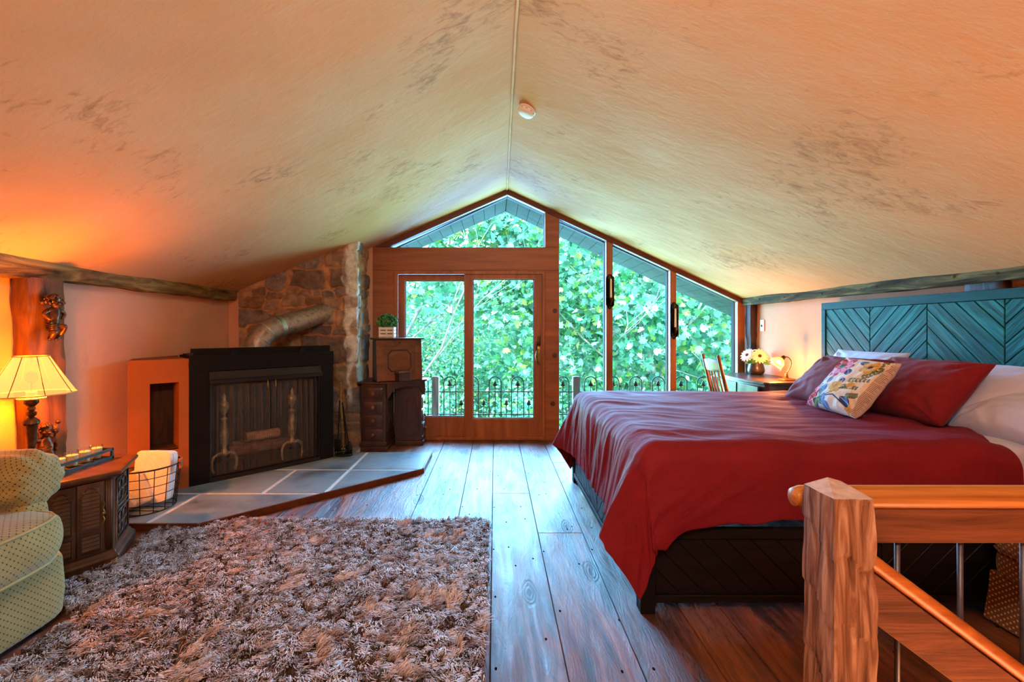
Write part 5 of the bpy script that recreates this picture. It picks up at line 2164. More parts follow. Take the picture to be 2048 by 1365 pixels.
# foot and side panels
bm = nb()
box(bm, (BX0 + .012, BY0 + .02, .05), (BX0 + .04, BY1 - .02, .40))
box(bm, (BX0, BY0 + .02, .36), (BX0 + .02, BY1 - .02, .40))
box(bm, (BX0, BY0 + .02, .05), (BX0 + .02, BY1 - .02, .09))
chevron(bm, -BY1 + .06, -(BY0 + BY1) / 2, .09, .36, -1, .12, lambda a, b_, d: Vector((BX0 + .014 - d, -a, b_)), .008)
chevron(bm, -(BY0 + BY1) / 2, -BY0 - .06, .09, .36, 1, .12, lambda a, b_, d: Vector((BX0 + .014 - d, -a, b_)), .008)
obj('footboard', bm, m_esp, bed, bevel=.002, segs=1)
for y_, s in ((BY0, 1), (BY1, -1)):
    bm = nb()
    box(bm, (BX0 + .03, min(y_ + s * .014, y_ + s * .04), .05), (3.05, max(y_ + s * .014, y_ + s * .04), .40))
    box(bm, (BX0 + .03, min(y_, y_ + s * .02), .355), (3.05, max(y_, y_ + s * .02), .40))
    box(bm, (BX0 + .03, min(y_, y_ + s * .02), .05), (3.05, max(y_, y_ + s * .02), .085))
    for a0, a1, sg in ((BX0 + .07, 1.86, -1), (1.86, 3.0, 1)):
        chevron(bm, a0, a1, .09, .35, sg, .12, lambda a, b_, d: Vector((a, y_ + s * (.016 - d), b_)), .008)
    obj('side_rail', bm, m_esp, bed, bevel=.002, segs=1)
for x_ in (BX0, 2.96):
    for y_ in (BY0 - .008, BY1 - .062):
        bm = nb()
        box(bm, (x_ - .004, y_, 0), (x_ + .066, y_ + .07, .405))
        obj('leg', bm, m_esp, bed, bevel=.003)

m_sheet = noisy('white_sheet', hx('bcbdd2'), hx('cbcbdc'), (6, 6, 6), 4, .9, bump=.3, bscale=(5, 9, 9), sheen=.2)
bm = nb()
sebox(bm, (1.905, 3.14, .60), (2.24, 1.84, .39), 14, 24, .004, 3)
tag(obj('mattress', bm, m_sheet, smooth=True), 'mattress in white fitted sheet lying on the bed frame under the red duvet', 'mattress')

# duvet
m_duvet, nt, out = newmat('red_duvet_cotton')
p = princ(nt, out, .7, 0, .2, .09)
p.inputs['Sheen Roughness'].default_value = .5
p.inputs['Sheen Tint'].default_value = hx('c46a94')
n = noisetex(nt, (3, 3, 3), 5)
r = ramp(nt, n.outputs[0], [(.3, hx('68101a')), (.7, hx('7a161e'))])
L(nt, r.outputs[0], p.inputs['Base Color'])
n2 = noisetex(nt, (9, 30, 14), 5, 1.0, rough=.6)
n3 = noisetex(nt, (260, 260, 260), 2)
ad = N(nt, 'ShaderNodeMath', operation='MULTIPLY_ADD')
L(nt, n3.outputs[0], ad.inputs[0])
ad.inputs[1].default_value = .12
L(nt, n2.outputs[0], ad.inputs[2])
b = N(nt, 'ShaderNodeBump')
b.inputs['Strength'].default_value = .35
b.inputs['Distance'].default_value = .012
L(nt, ad.outputs[0], b.inputs['Height'])
L(nt, b.outputs[0], p.inputs['Normal'])

DR, DTOP = .10, .815
xh, xe, ye, yfar = 2.62, .80, 2.255, 4.02
LA = xh - xe
LW = yfar - ye
OF, ON = .56, .42


def arc(d):
    if d < DR * PI / 2:
        return DR * math.sin(d / DR), DR * (1 - math.cos(d / DR))
    return DR, DR + d - DR * PI / 2


def ridge(x, y, z=0): return (1 - abs(nz(x, y, z)) * 2.2)


def duvet(u, v):
    s = (LA + OF) * (1 - (1 - u) ** 1.15)
    t = -ON + (LW + 2 * ON) * v
    # uneven hem
    dx = max(0, s - LA)
    dn = max(0, t - LW)
    df_ = max(0, -t)
    dy = max(dn, df_)
    dy *= 1 + .05 * nz(s * 1.5, 3) + (.03 * nz(s * 6, 8) if dn else 0)
    dx *= 1 + .05 * nz(t * 1.5, 9)
    if dn:
        dy *= 1 + .30 * math.exp(-max(0, LA - s) / .10) * (1 if s <= LA else max(0, 1 - dx / .3))
    sg = 1 if dn > 0 else -1
    tt = min(LW, max(0, t))
    ss = min(LA, s)
    Y = yfar - tt
    X = xh - ss - .12 * sst(2.6, 2.2, Y) * sst(.6, 0, ss)
    Z = DTOP
    # crown and broad undulation of the top
    ex = min(1, (LA - ss) / .35 + .15)
    Z += .016 * nz(X * 1.7, Y * 1.7, 3) + .012 * nz(X * 4, Y * 5, 6) * (.4 + .6 * min(1, dx * 0 + 1))
    Z -= .03 * sst(2.25, 2.62, X) * sst(2.5, 2.2, Y)
    top_w = .003 * ridge(X * 1.6 + Y * .4, Y * 9, 2) * sst(.9, 1.6, X) + .008 * ridge((X - .9) * 2.5 + .3 * nz(Y * 3, 1), Y * 8 + X * 3, 12) * sst(1.7, .9, X)
    # soft pulled folds near the pillows
    top_w += .012 * ridge(X * 3, (Y - .35 * X) * 7, 22) * sst(2.0, 2.4, X)
    if dx == 0 and dy == 0:
        return Vector((X, Y, Z + top_w))
    cdist = min(LW - tt, tt)
    cdx = max(0, LA - ss)

    def fold(d, fl):
        o_, n_ = arc(d)
        if d > DR * PI / 2:
            rest = d - DR * PI / 2
            return DR + fl * rest, DR + math.sqrt(1 - fl * fl) * rest
        return o_, n_
    flf = .07 + .36 * math.exp(-cdist / .20)
    ox, zx = fold(dx, flf) if dx > 0 else (0, 0)
    oy, zy = fold(dy, .04 + .05 * math.exp(-cdx / .3)) if dy > 0 else (0, 0)
    rp_f = rp_n = 0.0
    if dx > 0:
        side_ = 1 if tt > LW / 2 else -1
        rp_f = (.017 * ridge(t * 7 + dx * 2.5 * side_, dx * 1.3, 4) + .011 * ridge(t * 15 + dx * 4 * side_, dx * 2, 9)) * sst(.0, .25, dx) * (1 if dy == 0 else max(0, 1 - dy / .2))
    if dy > 0:
        rp_n = (.015 * nz(s * 3.2 + dy * 3.0, dy * 2, 5) + .012 * ridge(s * 5 - dy * 7, dy * 1.5, 8) * math.exp(-cdx / .9) + .007 * nz(s * 9, dy * 6, 15)) * sst(.05, .3, dy)
    if dx > 0 and dy > 0:
        w = sst(.0, .46, dx)
        ex_, ez_, ey_ = -.36 * dy, .62 * dy, oy * .55 + .10 * dy
        bx4, by4, bz4 = ex_ * w, oy * (1 - w) + ey_ * w, zy * (1 - w) + ez_ * w
    else:
        bx4, by4, bz4 = 0, oy, zy
    hang = sst(.05, .5, zx + bz4)
    X2 = X - ox - bx4 - rp_f
    Y2 = Y - sg * (by4 + rp_n)
    Z2 = Z + top_w * max(0, 1 - max(dx, dy) / .15) - zx - bz4 + .012 * nz(s * 5, t * 5, 30) * hang
    return Vector((X2, Y2, max(.02, Z2)))


bm = nb()
grid(bm, duvet, 190, 200)
dv = obj('duvet', bm, m_duvet, smooth=True)
md = dv.modifiers.new('thick', 'SOLIDIFY')
md.thickness = .012
md.offset = -1
md = dv.modifiers.new('sub', 'SUBSURF')
md.levels = md.render_levels = 1
tag(dv, 'crimson cotton duvet draped over the bed and hanging down at the foot', 'duvet')

# pillows
m_pred = noisy('red_pillow_cotton', hx('660c18'), hx('7c141e'), (5, 5, 5), 5, .75, spec=.2, bump=.35, bscale=(14, 14, 14), sheen=.08)
m_pwh = noisy('white_pillow_cotton', hx('b9bcd8'), hx('c8cae2'), (5, 5, 5), 5, .85, bump=.35, bscale=(10, 16, 16), sheen=.2)


def pillow(name, label, bl, br, tl, w, h, t, m, seed, nx=70, ny=56, painter=None, sag=.0, pinch=.07):
    """bl/br/tl: lower-left, lower-right, upper-left corner positions seen from the foot of the bed"""
    bl, br, tl = Vector(bl), Vector(br), Vector(tl)
    ex = (br - bl).normalized()
    ey = (tl - bl)
    ey = (ey - ex * ey.dot(ex)).normalized()
    en = ex.cross(ey)
    c0 = bl + ex * w / 2 + ey * h / 2
    bm = nb()
    cols = []

    def side(sg):
        def f(a, b_):
            u, v = a * 2 - 1, b_ * 2 - 1
            x = w / 2 * u * (1 - pinch * (1 - v * v))
            y = h / 2 * v * (1 - pinch * (1 - u * u))
            k = max(0, (1 - u * u) * (1 - v * v)) ** .42
            th = t / 2 * k * (1 - .22 * v)
            edge = (1 - k)
            wr = .010 * ridge(u * 2.5 + seed, v * 2.5, seed) * k * edge * 2.2 + .006 * nz(u * 5, v * 5, seed + 3) * k
            # folds radiating from corners
            ca = math.atan2(1 - abs(v), 1 - abs(u))
            cr = math.hypot(1 - abs(u), 1 - abs(v))
            wr += .010 * math.sin(ca * 11 + seed) * math.exp(-((cr - .35) / .28) ** 2) * min(1, k * 2)
            z = sg * (th + wr)
            if painter and sg > 0:
                cols.append(painter((u + 1) / 2, (1 - v) / 2))
            elif painter:
                cols.append((.62, .5, .42, 1))
            return c0 + ex * x + ey * y + en * (z - sag * (1 - v * v) * 0)
        return f
    grid(bm, side(1), nx, ny)
    grid(bm, side(-1), nx, ny)
    if painter:
        lay = bm.verts.layers.float_color.new('tint')
        for v_, c in zip(bm.verts, cols):
            v_[lay] = c
    bmesh.ops.remove_doubles(bm, verts=bm.verts[:], dist=.0004)
    return tag(obj(name, bm, m, smooth=True), label, 'pillow')


pillow('pillow', 'white pillow upright at the far side of the bed behind the red one', (2.70, 3.88, .82), (2.70, 3.2, .82), (2.93, 3.88, 1.2), .68, .44, .17, m_pwh, 3)
pillow('pillow', 'white pillow leaning on the headboard behind the large red sham', (2.66, 3.05, .81), (2.66, 2.35, .81), (2.96, 3.05, 1.15), .72, .46, .19, m_pwh, 5)
pillow('pillow', 'plump white pillow lying nearest the camera at the right edge beside the red sham', (2.60, 2.62, .80), (2.60, 2.16, .80), (2.95, 2.62, 1.02), .52, .44, .22, m_pwh, 8)
pillow('pillow', 'plain crimson pillow at the far side of the bed near the desk lamp', (2.33, 3.66, .815), (2.33, 3.0, .815), (2.66, 3.66, 1.155), .68, .47, .20, m_pred, 11)
pillow('pillow', 'large crimson pillow sham leaning at the right behind the floral cushion', (2.43, 3.14, .83), (2.43, 2.5, .83), (2.735, 3.14, 1.17), .66, .46, .20, m_pred, 14)


# floral cushion: embroidery painted into the vertex colours
def C(s): return Vector(hx(s)[:3])


PINK, PINKD, WHT, BLU, BLUD, GRN, GRND, YEL, OLI, CRM = C('d85a8c'), C('a8124c'), C('efe2e0'), C('3a7cb8'), C('1e3f72'), C('5a9040'), C('2e7a60'), C('d39a2a'), C('4f5a20'), C('e8d3bd')


def leafshape(x, y, cx_, cy_, ang_, ln_, wd):
    dx, dy = x - cx_, y - cy_
    a = dx * math.cos(ang_) + dy * math.sin(ang_)
    b_ = -dx * math.sin(ang_) + dy * math.cos(ang_)
    f = a / ln_
    if 0 < f < 1 and abs(b_) < wd * math.sin(PI * f) ** .8:
        return 1 + abs(b_) / wd
    return 0


LEAVES = [(.10, .42, 1.9, .22, .06, BLU), (.16, .50, 2.4, .2, .05, BLU), (.05, .55, 1.2, .2, .05, BLU), (.26, .45, 1.5, .17, .055, BLUD), (.42, .28, .9, .17, .06, BLUD), (.48, .10, .2, .2, .05, BLUD),
          (.30, .62, 1.7, .24, .06, BLU), (.36, .80, 1.3, .2, .05, BLU), (.68, .80, .35, .24, .06, BLUD), (.42, .92, .8, .16, .05, BLU), (.30, .90, 2.2, .14, .05, BLUD), (.56, .58, 4.2, .12, .05, BLUD),
          (.12, .10, .4, .25, .05, GRN), (.05, .2, .1, .2, .05, GRN), (.22, .05, .6, .2, .04, C('c8c060'))]
for k in range(6):
    LEAVES += [(.12 + .035 * k, .62 + .06 * k, 2.4, .11, .028, GRN), (.13 + .035 * k, .64 + .06 * k, .2, .10, .028, GRND)]
FERN = [((.62, .50), (.93, .42)), ((.60, .63), (.86, .60)), ((.76, .78), (.92, .70)), ((.88, .30), (.86, .02)), ((.76, .40), (.95, .20))]
for (a, c) in FERN:
    a, c = Vector(a), Vector(c)
    d = c - a
    an_ = math.atan2(d.y, d.x)
    for k in range(6):
        p_ = a + d * (k / 6)
        for s in (-1, 1):
            LEAVES.append((p_.x, p_.y, an_ + s * .75, .075 * (1 - k * .07), .018, OLI))
STEMS = [((.36, .86), (.55, .72)), ((.55, .72), (.70, .60)), ((.55, .80), (.86, .92)), ((.36, .86), (.55, .80))]
FLOW = [(.22, .24, .24, PINK, PINKD, GRND, 9), (.05, .82, .20, PINK, PINKD, GRND, 9), (.73, .19, .145, YEL, C('b87a18'), C('5a3210'), 5), (.50, .66, .125, YEL, C('b8861e'), C('c89a30'), 6), (.72, .58, .065, YEL, C('c07a20'), YEL, 4), (.90, .94, .06, YEL, C('c07a20'), YEL, 4)]


def paint(x, y):
    col_ = CRM * .95
    nn = .5 + .5 * nz(x * 60, y * 60, 3)
    if x < .5 and nz(x * 6, y * 6, 9) > .05:
        col_ = col_.lerp(C('cfd8e6'), .7)
    for a, c in STEMS:
        a, c = Vector(a), Vector(c)
        d = c - a
        q = Vector((x, y)) - a
        f = min(1, max(0, q.dot(d) / d.dot(d)))
        if (q - d * f).length < .011:
            col_ = BLUD * .8
    for l_ in LEAVES:
        if abs(x - l_[0]) < .26 and abs(y - l_[1]) < .26:
            k = leafshape(x, y, *l_[:5])
            if k:
                col_ = l_[5] * (1.35 - .4 * (k - 1)) if k < 1.85 else l_[5] * .55
                if k < 1.12:
                    col_ = l_[5].lerp(WHT, .35)
    for cx_, cy_, R_, c1, c2, c3, np_ in FLOW:
        dx, dy = x - cx_, (y - cy_) * 1.0
        r_ = math.hypot(dx, dy)
        if r_ > R_ * 1.05:
            continue
        a = math.atan2(dy, dx) + cx_ * 7
        pet = abs(math.cos(a * np_ / 2))
        if r_ < R_ * (.62 + .38 * pet ** .6):
            f = r_ / R_
            if f < .2:
                col_ = c3
            elif f < .32:
                col_ = c2 * 1.0
            elif pet < .22:
                col_ = c2 * .8
            elif f < .72:
                col_ = c1.lerp(WHT, .45 * nn if np_ > 8 else .1)
            else:
                col_ = c2 if (np_ > 8 and (dy > -.02 * 0 or True) and math.sin(a * 3 + cx_ * 20) > -.4) else c1
    if x > .945:
        col_ = C('6a4a3a') if (y * 46) % 1 < .38 else C('d8bfa8')
    col_ = col_ * (.82 + .25 * nn)
    return (col_[0], col_[1], col_[2], 1)


m_flor, nt, out = newmat('floral_embroidery')
p = princ(nt, out, .85, 0, .2, .2)
v = N(nt, 'ShaderNodeVertexColor', layer_name='tint')
L(nt, v.outputs[0], p.inputs['Base Color'])
n = noisetex(nt, (160, 160, 160), 3)
b = N(nt, 'ShaderNodeBump')
b.inputs['Strength'].default_value = .5
b.inputs['Distance'].default_value = .004
L(nt, n.outputs[0], b.inputs['Height'])
L(nt, b.outputs[0], p.inputs['Normal'])
pillow('cushion', 'square cream cushion embroidered with pink, blue and yellow flowers on the bed', (2.17, 3.17, .835), (2.17, 2.77, .825), (2.44, 3.17, 1.16), .43, .43, .15, m_flor, 17, 230, 230, paint, pinch=.05)

# ================================================================== writing desk, chair, vase, lamp
m_wd = noisy('dark_writing_desk', hx('23180f'), hx('4f3a24'), (14, 2.5, 14), 6, .3, bump=.12, dist=.5)
wd = thing('writing_desk', 'dark wood bow-fronted writing desk in the far right corner under the vase', 'desk', (2.85, 4.9, 0))
DZ = .85
front = [(2.80, 5.42), (2.70, 5.36)] + [(2.60 - .045 * math.sin(PI * f), 5.25 + (4.40 - 5.25) * f) for f in np.linspace(0, 1, 12)] + [(2.63, 4.37)]
pol = [(3.125, 5.42)] + front + [(3.125, 4.37)]
bm = nb()
prism(bm, [(x, y, DZ - .028) for x, y in pol], (0, 0, .028))
obj('desktop', bm, m_wd, wd, bevel=.006)
cxm, cym = 2.9, 4.9
bm = nb()
prism(bm, [(cxm + (x - cxm) * .94, cym + (y - cym) * .97, DZ - .19) for x, y in pol], (0, 0, .162))
apr = obj('apron', bm, m_wd, wd, bevel=.004)
bm = nb()
for yk_ in (4.62, 5.02):
    prism(bm, [(2.60 - .02, yk_ - .17, DZ - .17), (2.60 - .02, yk_ + .17, DZ - .17), (2.60 - .02, yk_ + .17, DZ - .05), (2.60 - .02, yk_ - .17, DZ - .05)], (-.012, 0, 0))
obj('drawer', bm, m_wd, wd, bevel=.003)
for x_, y_ in ((2.66, 4.46), (2.66, 5.22), (3.07, 4.44), (3.07, 5.36)):
    bm = nb()
    lathe(bm, [(.016, 0), (.02, .02), (.016, .05), (.024, .3), (.03, .45), (.02, .5), (.032, .53), (.032, .68)], 14, T(x_, y_, 0))
    obj('leg', bm, m_wd, wd, smooth=50)

m_chair = wood('spindle_chair_oak', '6a3a14', 'a5682c', 'Z', 24, 2.5, .4, .15)
m_chair2 = noisy('chair_crest', hx('4a4a34'), hx('7d7a58'), (24, 3, 24), 5, .35, bump=.1)
ch = thing('spindle_chair', 'brown oak spindle-back chair facing the writing desk beyond the bed', 'chair', (2.6, 4.86, 0))
ya_, yb_ = 4.685, 5.03


def bkx(z): return 2.45 - .152 * (z - .45) / .64 - .0 * z


for y_ in (ya_, yb_):
    bm = nb()
    tube(bm, [(bkx(.45) - .06, y_, 0), (bkx(.45), y_, .45), (bkx(.72), y_, .72), (bkx(1.0), y_, 1.0), (bkx(1.085), y_, 1.085), (bkx(1.1), y_, 1.1)], [.014, .019, .019, .018, .017, .008], 10)
    obj('back_post', bm, m_chair, ch, smooth=True)
bm = nb()
def crest(u, v):
    y = ya_ + (yb_ - ya_) * u
    z = .925 + .115 * v + .012 * math.sin(PI * u) * v
    return Vector((bkx(z) - .018 * math.sin(PI * u), y, z))
grid(bm, crest, 14, 4)
o = obj('crest_rail', bm, m_chair, ch, smooth=True)
md = o.modifiers.new('s', 'SOLIDIFY')
md.thickness = .018
md.offset = 0
for k in range(4):
    y_ = ya_ + (yb_ - ya_) * (k + 1) / 5
    bm = nb()
    zz = [.46, .52, .60, .64, .66, .68, .72, .80, .93]
    tube(bm, [(bkx(z) - .015 * math.sin(PI * (k + 1) / 5), y_, z) for z in zz], [.009, .008, .010, .013, .009, .013, .010, .008, .008], 8)
    obj('spindle', bm, m_chair, ch, smooth=True)
bm = nb()
rbox(bm, (2.62, 4.857, .45), (.40, .42, .03), .014, 4)
obj('seat', bm, m_chair, ch, smooth=40)
for y_ in (ya_ + .01, yb_ - .01):
    bm = nb()
    lathe(bm, [(.012, 0), (.017, .1), (.014, .2), (.02, .3), (.016, .42), (.018, .44)], 12, T(2.78, y_, 0))
    obj('front_leg', bm, m_chair, ch, smooth=50)
    bm = nb()
    tube(bm, [(2.40, y_, .2), (2.78, y_, .2)], .009, 8)
    obj('stretcher', bm, m_chair, ch, smooth=True)
bm = nb()
tube(bm, [(2.78, ya_, .26), (2.78, yb_, .26)], .009, 8)
obj('stretcher', bm, m_chair, ch, smooth=True)

# vase and flowers
m_vase = noisy('bronze_glaze', hx('3a3634'), hx('57504a'), (6, 6, 6), 3, .3, .5, .05)
VX_, VY_ = 2.985, 5.20
bm = nb()
lathe(bm, [(.055, 0), (.07, .006), (.084, .03), (.088, .05), (.08, .09), (.066, .14), (.062, .165), (.056, .165), (.056, .15), (.05, .1)], 32, T(VX_, VY_, DZ), caps=True)
tag(obj('vase', bm, m_vase, smooth=50), 'dark bronze vase holding daisies on the writing desk', 'vase')
m_pet = noisy('cream_petal', hx('e6d8c6'), hx('f2eae0'), (30, 30, 30), 3, .7, bump=.1)
m_disc = noisy('brown_disc', hx('2a1408'), hx('6a3a14'), (80, 80, 80), 3, .9, bump=.5)
m_lf3 = noisy('flower_leaf', hx('2f6a1a'), hx('5a9a34'), (20, 20, 20), 3, .6, bump=.1)


def daisy(label, c, nrm, R, leafs=()):
    c = Vector(c)
    nrm = Vector(nrm).normalized()
    q = nrm.to_track_quat('Z', 'Y').to_matrix().to_4x4()
    M = Matrix.Translation(c) @ q
    f_ = thing('daisy', label, 'flower', (VX_, VY_, DZ + .14), group='daisies in the bronze vase')
    bm = nb()
    for layer, (n_, R2, tilt) in enumerate(((15, R, .1), (12, R * .8, .3))):
        for k in range(n_):
            a = 2 * PI * (k + .5 * layer) / n_ + rng.uniform(-.08, .08)
            Mp = M @ Matrix.Rotation(a, 4, 'Z')
            def pf(u, v):
                x = R2 * (.18 + .82 * u)
                w = R2 * .17 * math.sin(PI * (.12 + .80 * u)) ** .7
                return Mp @ Vector((x, (v - .5) * 2 * w, tilt * x * (1 - u * .7) + .1 * R2 * u * u * rng.uniform(-.6, .2) + .004 * layer))
            grid(bm, pf, 5, 2)
    obj('petals', bm, m_pet, f_, smooth=True)
    bm = nb()
    ball(bm, (0, 0, 0), R * .23, 1, 1, .5, 2)
    bm.transform(M @ T(0, 0, R * .08))
    obj('disc', bm, m_disc, f_, smooth=True)
    bm = nb()
    tube(bm, [c - nrm * .004, c.lerp(Vector((VX_, VY_, DZ + .14)), .6) - nrm * .02, Vector((VX_ + rng.uniform(-.02, .02), VY_ + rng.uniform(-.02, .02), DZ + .06))], .003, 6)
    obj('stem', bm, m_lf3, f_, smooth=True)
    for lc, ld in leafs:
        bm = nb()
        lc, ld = Vector(lc), Vector(ld)
        sd = ld.cross(Vector((.3, 1, 0))).normalized()
        def lf(u, v): return lc + ld * u + sd * (v - .5) * .05 * math.sin(PI * (.1 + .85 * u)) + Vector((0, 0, -.02 * u * u))
        grid(bm, lf, 6, 2)
        obj('leaf', bm, m_lf3, f_, smooth=True)


zt = DZ + .22
daisy('cream daisy at the front of the vase with a dark centre facing the room', (VX_ - .01, VY_ - .085, zt - .005), (-.25, -1, .25), .085, (((VX_ - .02, VY_ - .06, zt - .06), (-.10, -.04, .0)),))
daisy('white daisy at the left of the vase lit blue by the window', (VX_ - .10, VY_ + .0, zt + .0), (-.8, -.35, .5), .085, (((VX_ - .04, VY_ - .03, zt - .06), (-.1, .0, -.01)),))
daisy('white daisy standing highest at the back of the vase', (VX_ + .0, VY_ + .03, zt + .035), (-.2, -.2, 1), .085)
daisy('cream daisy at the right of the vase nodding to the wall', (VX_ + .075, VY_ - .04, zt - .005), (.2, -.6, .6), .075, (((VX_ + .03, VY_ - .05, zt - .055), (.10, -.03, .01)), ((VX_ + .02, VY_ - .06, zt - .07), (.08, -.05, -.005))))

# brass desk lamp
QX, QY = 2.945, 4.60
dl = thing('desk_lamp', 'brass gooseneck desk lamp with a glowing ribbed glass shade on the writing desk', 'lamp', (QX, QY, DZ))
m_abr = noisy('antique_brass', hx('5a3a1a'), hx('94683a'), (30, 30, 30), 3, .35, .85, .1)
bm = nb()
lathe(bm, [(.078, 0), (.08, .006), (.07, .012), (.05, .016), (.03, .022), (.016, .032), (.018, .04), (.012, .05), (.016, .058), (.01, .066)], 8, T(QX, QY, DZ))
obj('base', bm, m_abr, dl, smooth=30)
bm = nb()
tube(bm, [(QX + a, QY, DZ + z_) for a, z_ in ((0, .06), (.016, .09), (.038, .13), (.05, .165), (.046, .2), (.024, .228), (-.005, .238), (-.02, .236))], .0055, 10)
obj('gooseneck', bm, m_abr, dl, smooth=True)
Ml = T(QX - .022, QY, DZ + .236) @ Matrix.Rotation(math.radians(180 + 48), 4, 'Y')
bm = nb()
lathe(bm, [(.006, -.012), (.014, -.008), (.02, .0), (.02, .022), (.025, .026), (.025, .034)], 18, Ml)
obj('socket', bm, m_abr, dl, smooth=40)
m_gsh, nt, out = newmat('glowing_ribbed_glass')
em = N(nt, 'ShaderNodeEmission')
em.inputs[0].default_value = (1, .44, .11, 1)
em.inputs[1].default_value = .55
gl = N(nt, 'ShaderNodeBsdfGlossy')
gl.inputs['Roughness'].default_value = .2
tp = N(nt, 'ShaderNodeBsdfTranslucent')
tp.inputs[0].default_value = hx('6a5430')
m1 = N(nt, 'ShaderNodeMixShader')
m1.inputs[0].default_value = .85
L(nt, gl.outputs[0], m1.inputs[1])
L(nt, tp.outputs[0], m1.inputs[2])
ad = N(nt, 'ShaderNodeAddShader')
L(nt, em.outputs[0], ad.inputs[0])
L(nt, m1.outputs[0], ad.inputs[1])
tq = N(nt, 'ShaderNodeBsdfTransparent')
m2 = N(nt, 'ShaderNodeMixShader')
m2.inputs[0].default_value = .68
L(nt, ad.outputs[0], m2.inputs[1])
L(nt, tq.outputs[0], m2.inputs[2])
L(nt, m2.outputs[0], out.inputs[0])
bm = nb()
def bell(u, v):
    a = 2 * PI * u
    R_ = .026 + .034 * sst(0, .45, v) + .012 * sst(.7, 1, v)
    R_ *= 1 + .05 * math.cos(16 * a) * sst(.1, .5, v)
    return Ml @ Vector((R_ * math.cos(a), R_ * math.sin(a), .03 + .105 * v + .004 * math.cos(16 * a) * sst(.9, 1, v)))
grid(bm, bell, 96, 14, cu=True)
obj('glass_shade', bm, m_gsh, dl, smooth=True)
bm = nb()
ball(bm, Ml @ Vector((0, 0, .075)), .02, 1, 1, 1.2, 2)
obj('bulb', bm, emis('desk_bulb', (1, .62, .25, 1), 4), dl, smooth=True)

# ================================================================== stair railing in the foreground
m_newel = noisy('hewn_newel_oak', hx('32180c'), hx('8f6244'), (30, 30, 2.6), 9, .8, bump=1.0, dist=1.2, lo=.30, hi=.68, c3=hx('c09a7c'), bdist=.02, spec=.2)
m_hand = noisy('varnished_handrail', hx('8a4814'), hx('c9883c'), (1.5, 34, 34), 7, .36, bump=.06, dist=.5)
m_hand2 = noisy('varnished_sloping_rail', hx('8e440e'), hx('c4762a'), (3, 26, 26), 7, .38, bump=.06, dist=.5)
m_rbeam = noisy('rail_beam_oak', hx('3e1c0c'), hx('8a5230'), (2, 30, 30), 8, .6, spec=.25, bump=.5, dist=.6, lo=.25, hi=.75)
m_steel = noisy('grey_steel_rod', hx('44444c'), hx('60606a'), (20, 20, 20), rough=.45, metal=.6, bump=0)
rl = thing('stair_railing', 'oak stair railing with a hewn newel post and steel rods in the right foreground', 'railing', (1.01, 1.34, 0))
nx0, nx1, ny0, ny1, nzt = .946, 1.070, 1.27, 1.405, .885
bm = nb()
NS, NH = 12, 90
per = []
for (ax, ay), (bx3, by3) in zip(((nx0, ny0), (nx1, ny0), (nx1, ny1), (nx0, ny1)), ((nx1, ny0), (nx1, ny1), (nx0, ny1), (nx0, ny0))):
    for q in range(NS):
        per.append((ax + (bx3 - ax) * q / NS, ay + (by3 - ay) * q / NS))
cxn, cyn = (nx0 + nx1) / 2, (ny0 + ny1) / 2
rings = []
for i in range(NH + 1):
    z_ = nzt * i / NH
    rg = []
    for x_, y_ in per:
        dx_, dy_ = x_ - cxn, y_ - cyn
        # adze scallops: stepped facets down the post
        f = z_ * 5.2 + .8 * nz(x_ * 9, y_ * 9, 2)
        st = (f - math.floor(f))
        k = -.006 * st * st * (1 if nz(math.floor(f) * 3.7, x_ * 4, y_ * 4) > -.25 else .2)
        k += .0035 * nz(x_ * 40, y_ * 40, z_ * 6) + .003 * nz(x_ * 9, y_ * 9, z_ * 12)
        ed = min(abs(abs(dx_) - (nx1 - nx0) / 2) + abs(abs(dy_) - (ny1 - ny0) / 2), .02) / .02
        k -= .006 * (1 - ed) * (.6 + .8 * nz(z_ * 9, dx_ * 20, dy_ * 20))
        q = Vector((dx_, dy_)).normalized()
        rg.append(bm.verts.new((x_ + q.x * k, y_ + q.y * k, z_)))
    rings.append(rg)
for A, B in zip(rings, rings[1:]):
    for i in range(len(per)):
        j = (i + 1) % len(per)
        bm.faces.new((A[i], A[j], B[j], B[i]))
bm.faces.new(rings[0][::-1])
nw = obj('newel_post', bm, m_newel, rl, smooth=40)
# faceted cap: two sawn faces meeting on a diagonal ridge
bm = nb()
vt = [bm.verts.new(q) for q in ((nx0 + .005, ny0 + .004, nzt - .002), (nx1 - .006, ny0 + .004, nzt - .002), (nx1 - .006, ny1 - .004, nzt), (nx0 + .005, ny1 - .004, nzt), (nx1 - .012, ny1 - .012, nzt + .012), (nx0 + .075, ny1 - .008, nzt + .022))]
for f in ((0, 4, 5, 3), (0, 1, 4), (1, 2, 4), (2, 3, 5, 4), (3, 2, 1, 0)):
    bm.faces.new([vt[i] for i in f])
cp = obj('sawn_cap', bm, noisy('sawn_end_grain', hx('a08a80'), hx('cbb4a8'), (30, 30, 30), 6, .5, bump=.3), nw)
bm = nb()
tube(bm, [(.943, 1.45, .827), (.95, 1.45, .827), (.975, 1.45, .827), (3.12, 1.45, .827)], [.012, .028, .036, .036], 20)
obj('handrail', bm, m_hand, rl, smooth=40)
bm = nb()
box(bm, (1.0, 1.425, .69), (3.12, 1.47, .797))
obj('beam', bm, m_rbeam, rl, bevel=.004)
for k in range(9):
    x_ = 1.279 + .2 * k
    bm = nb()
    tube(bm, [(x_, 1.447, 0), (x_, 1.447, .70)], .0078, 12)
    obj('baluster', bm, m_steel, rl, smooth=True)
bm = nb()
sx0, sz0, sl = 1.066, .708, -.746
tube(bm, [(sx0, 1.335, sz0), (2.9, 1.335, sz0 + sl * (2.9 - sx0))], .0225, 18)
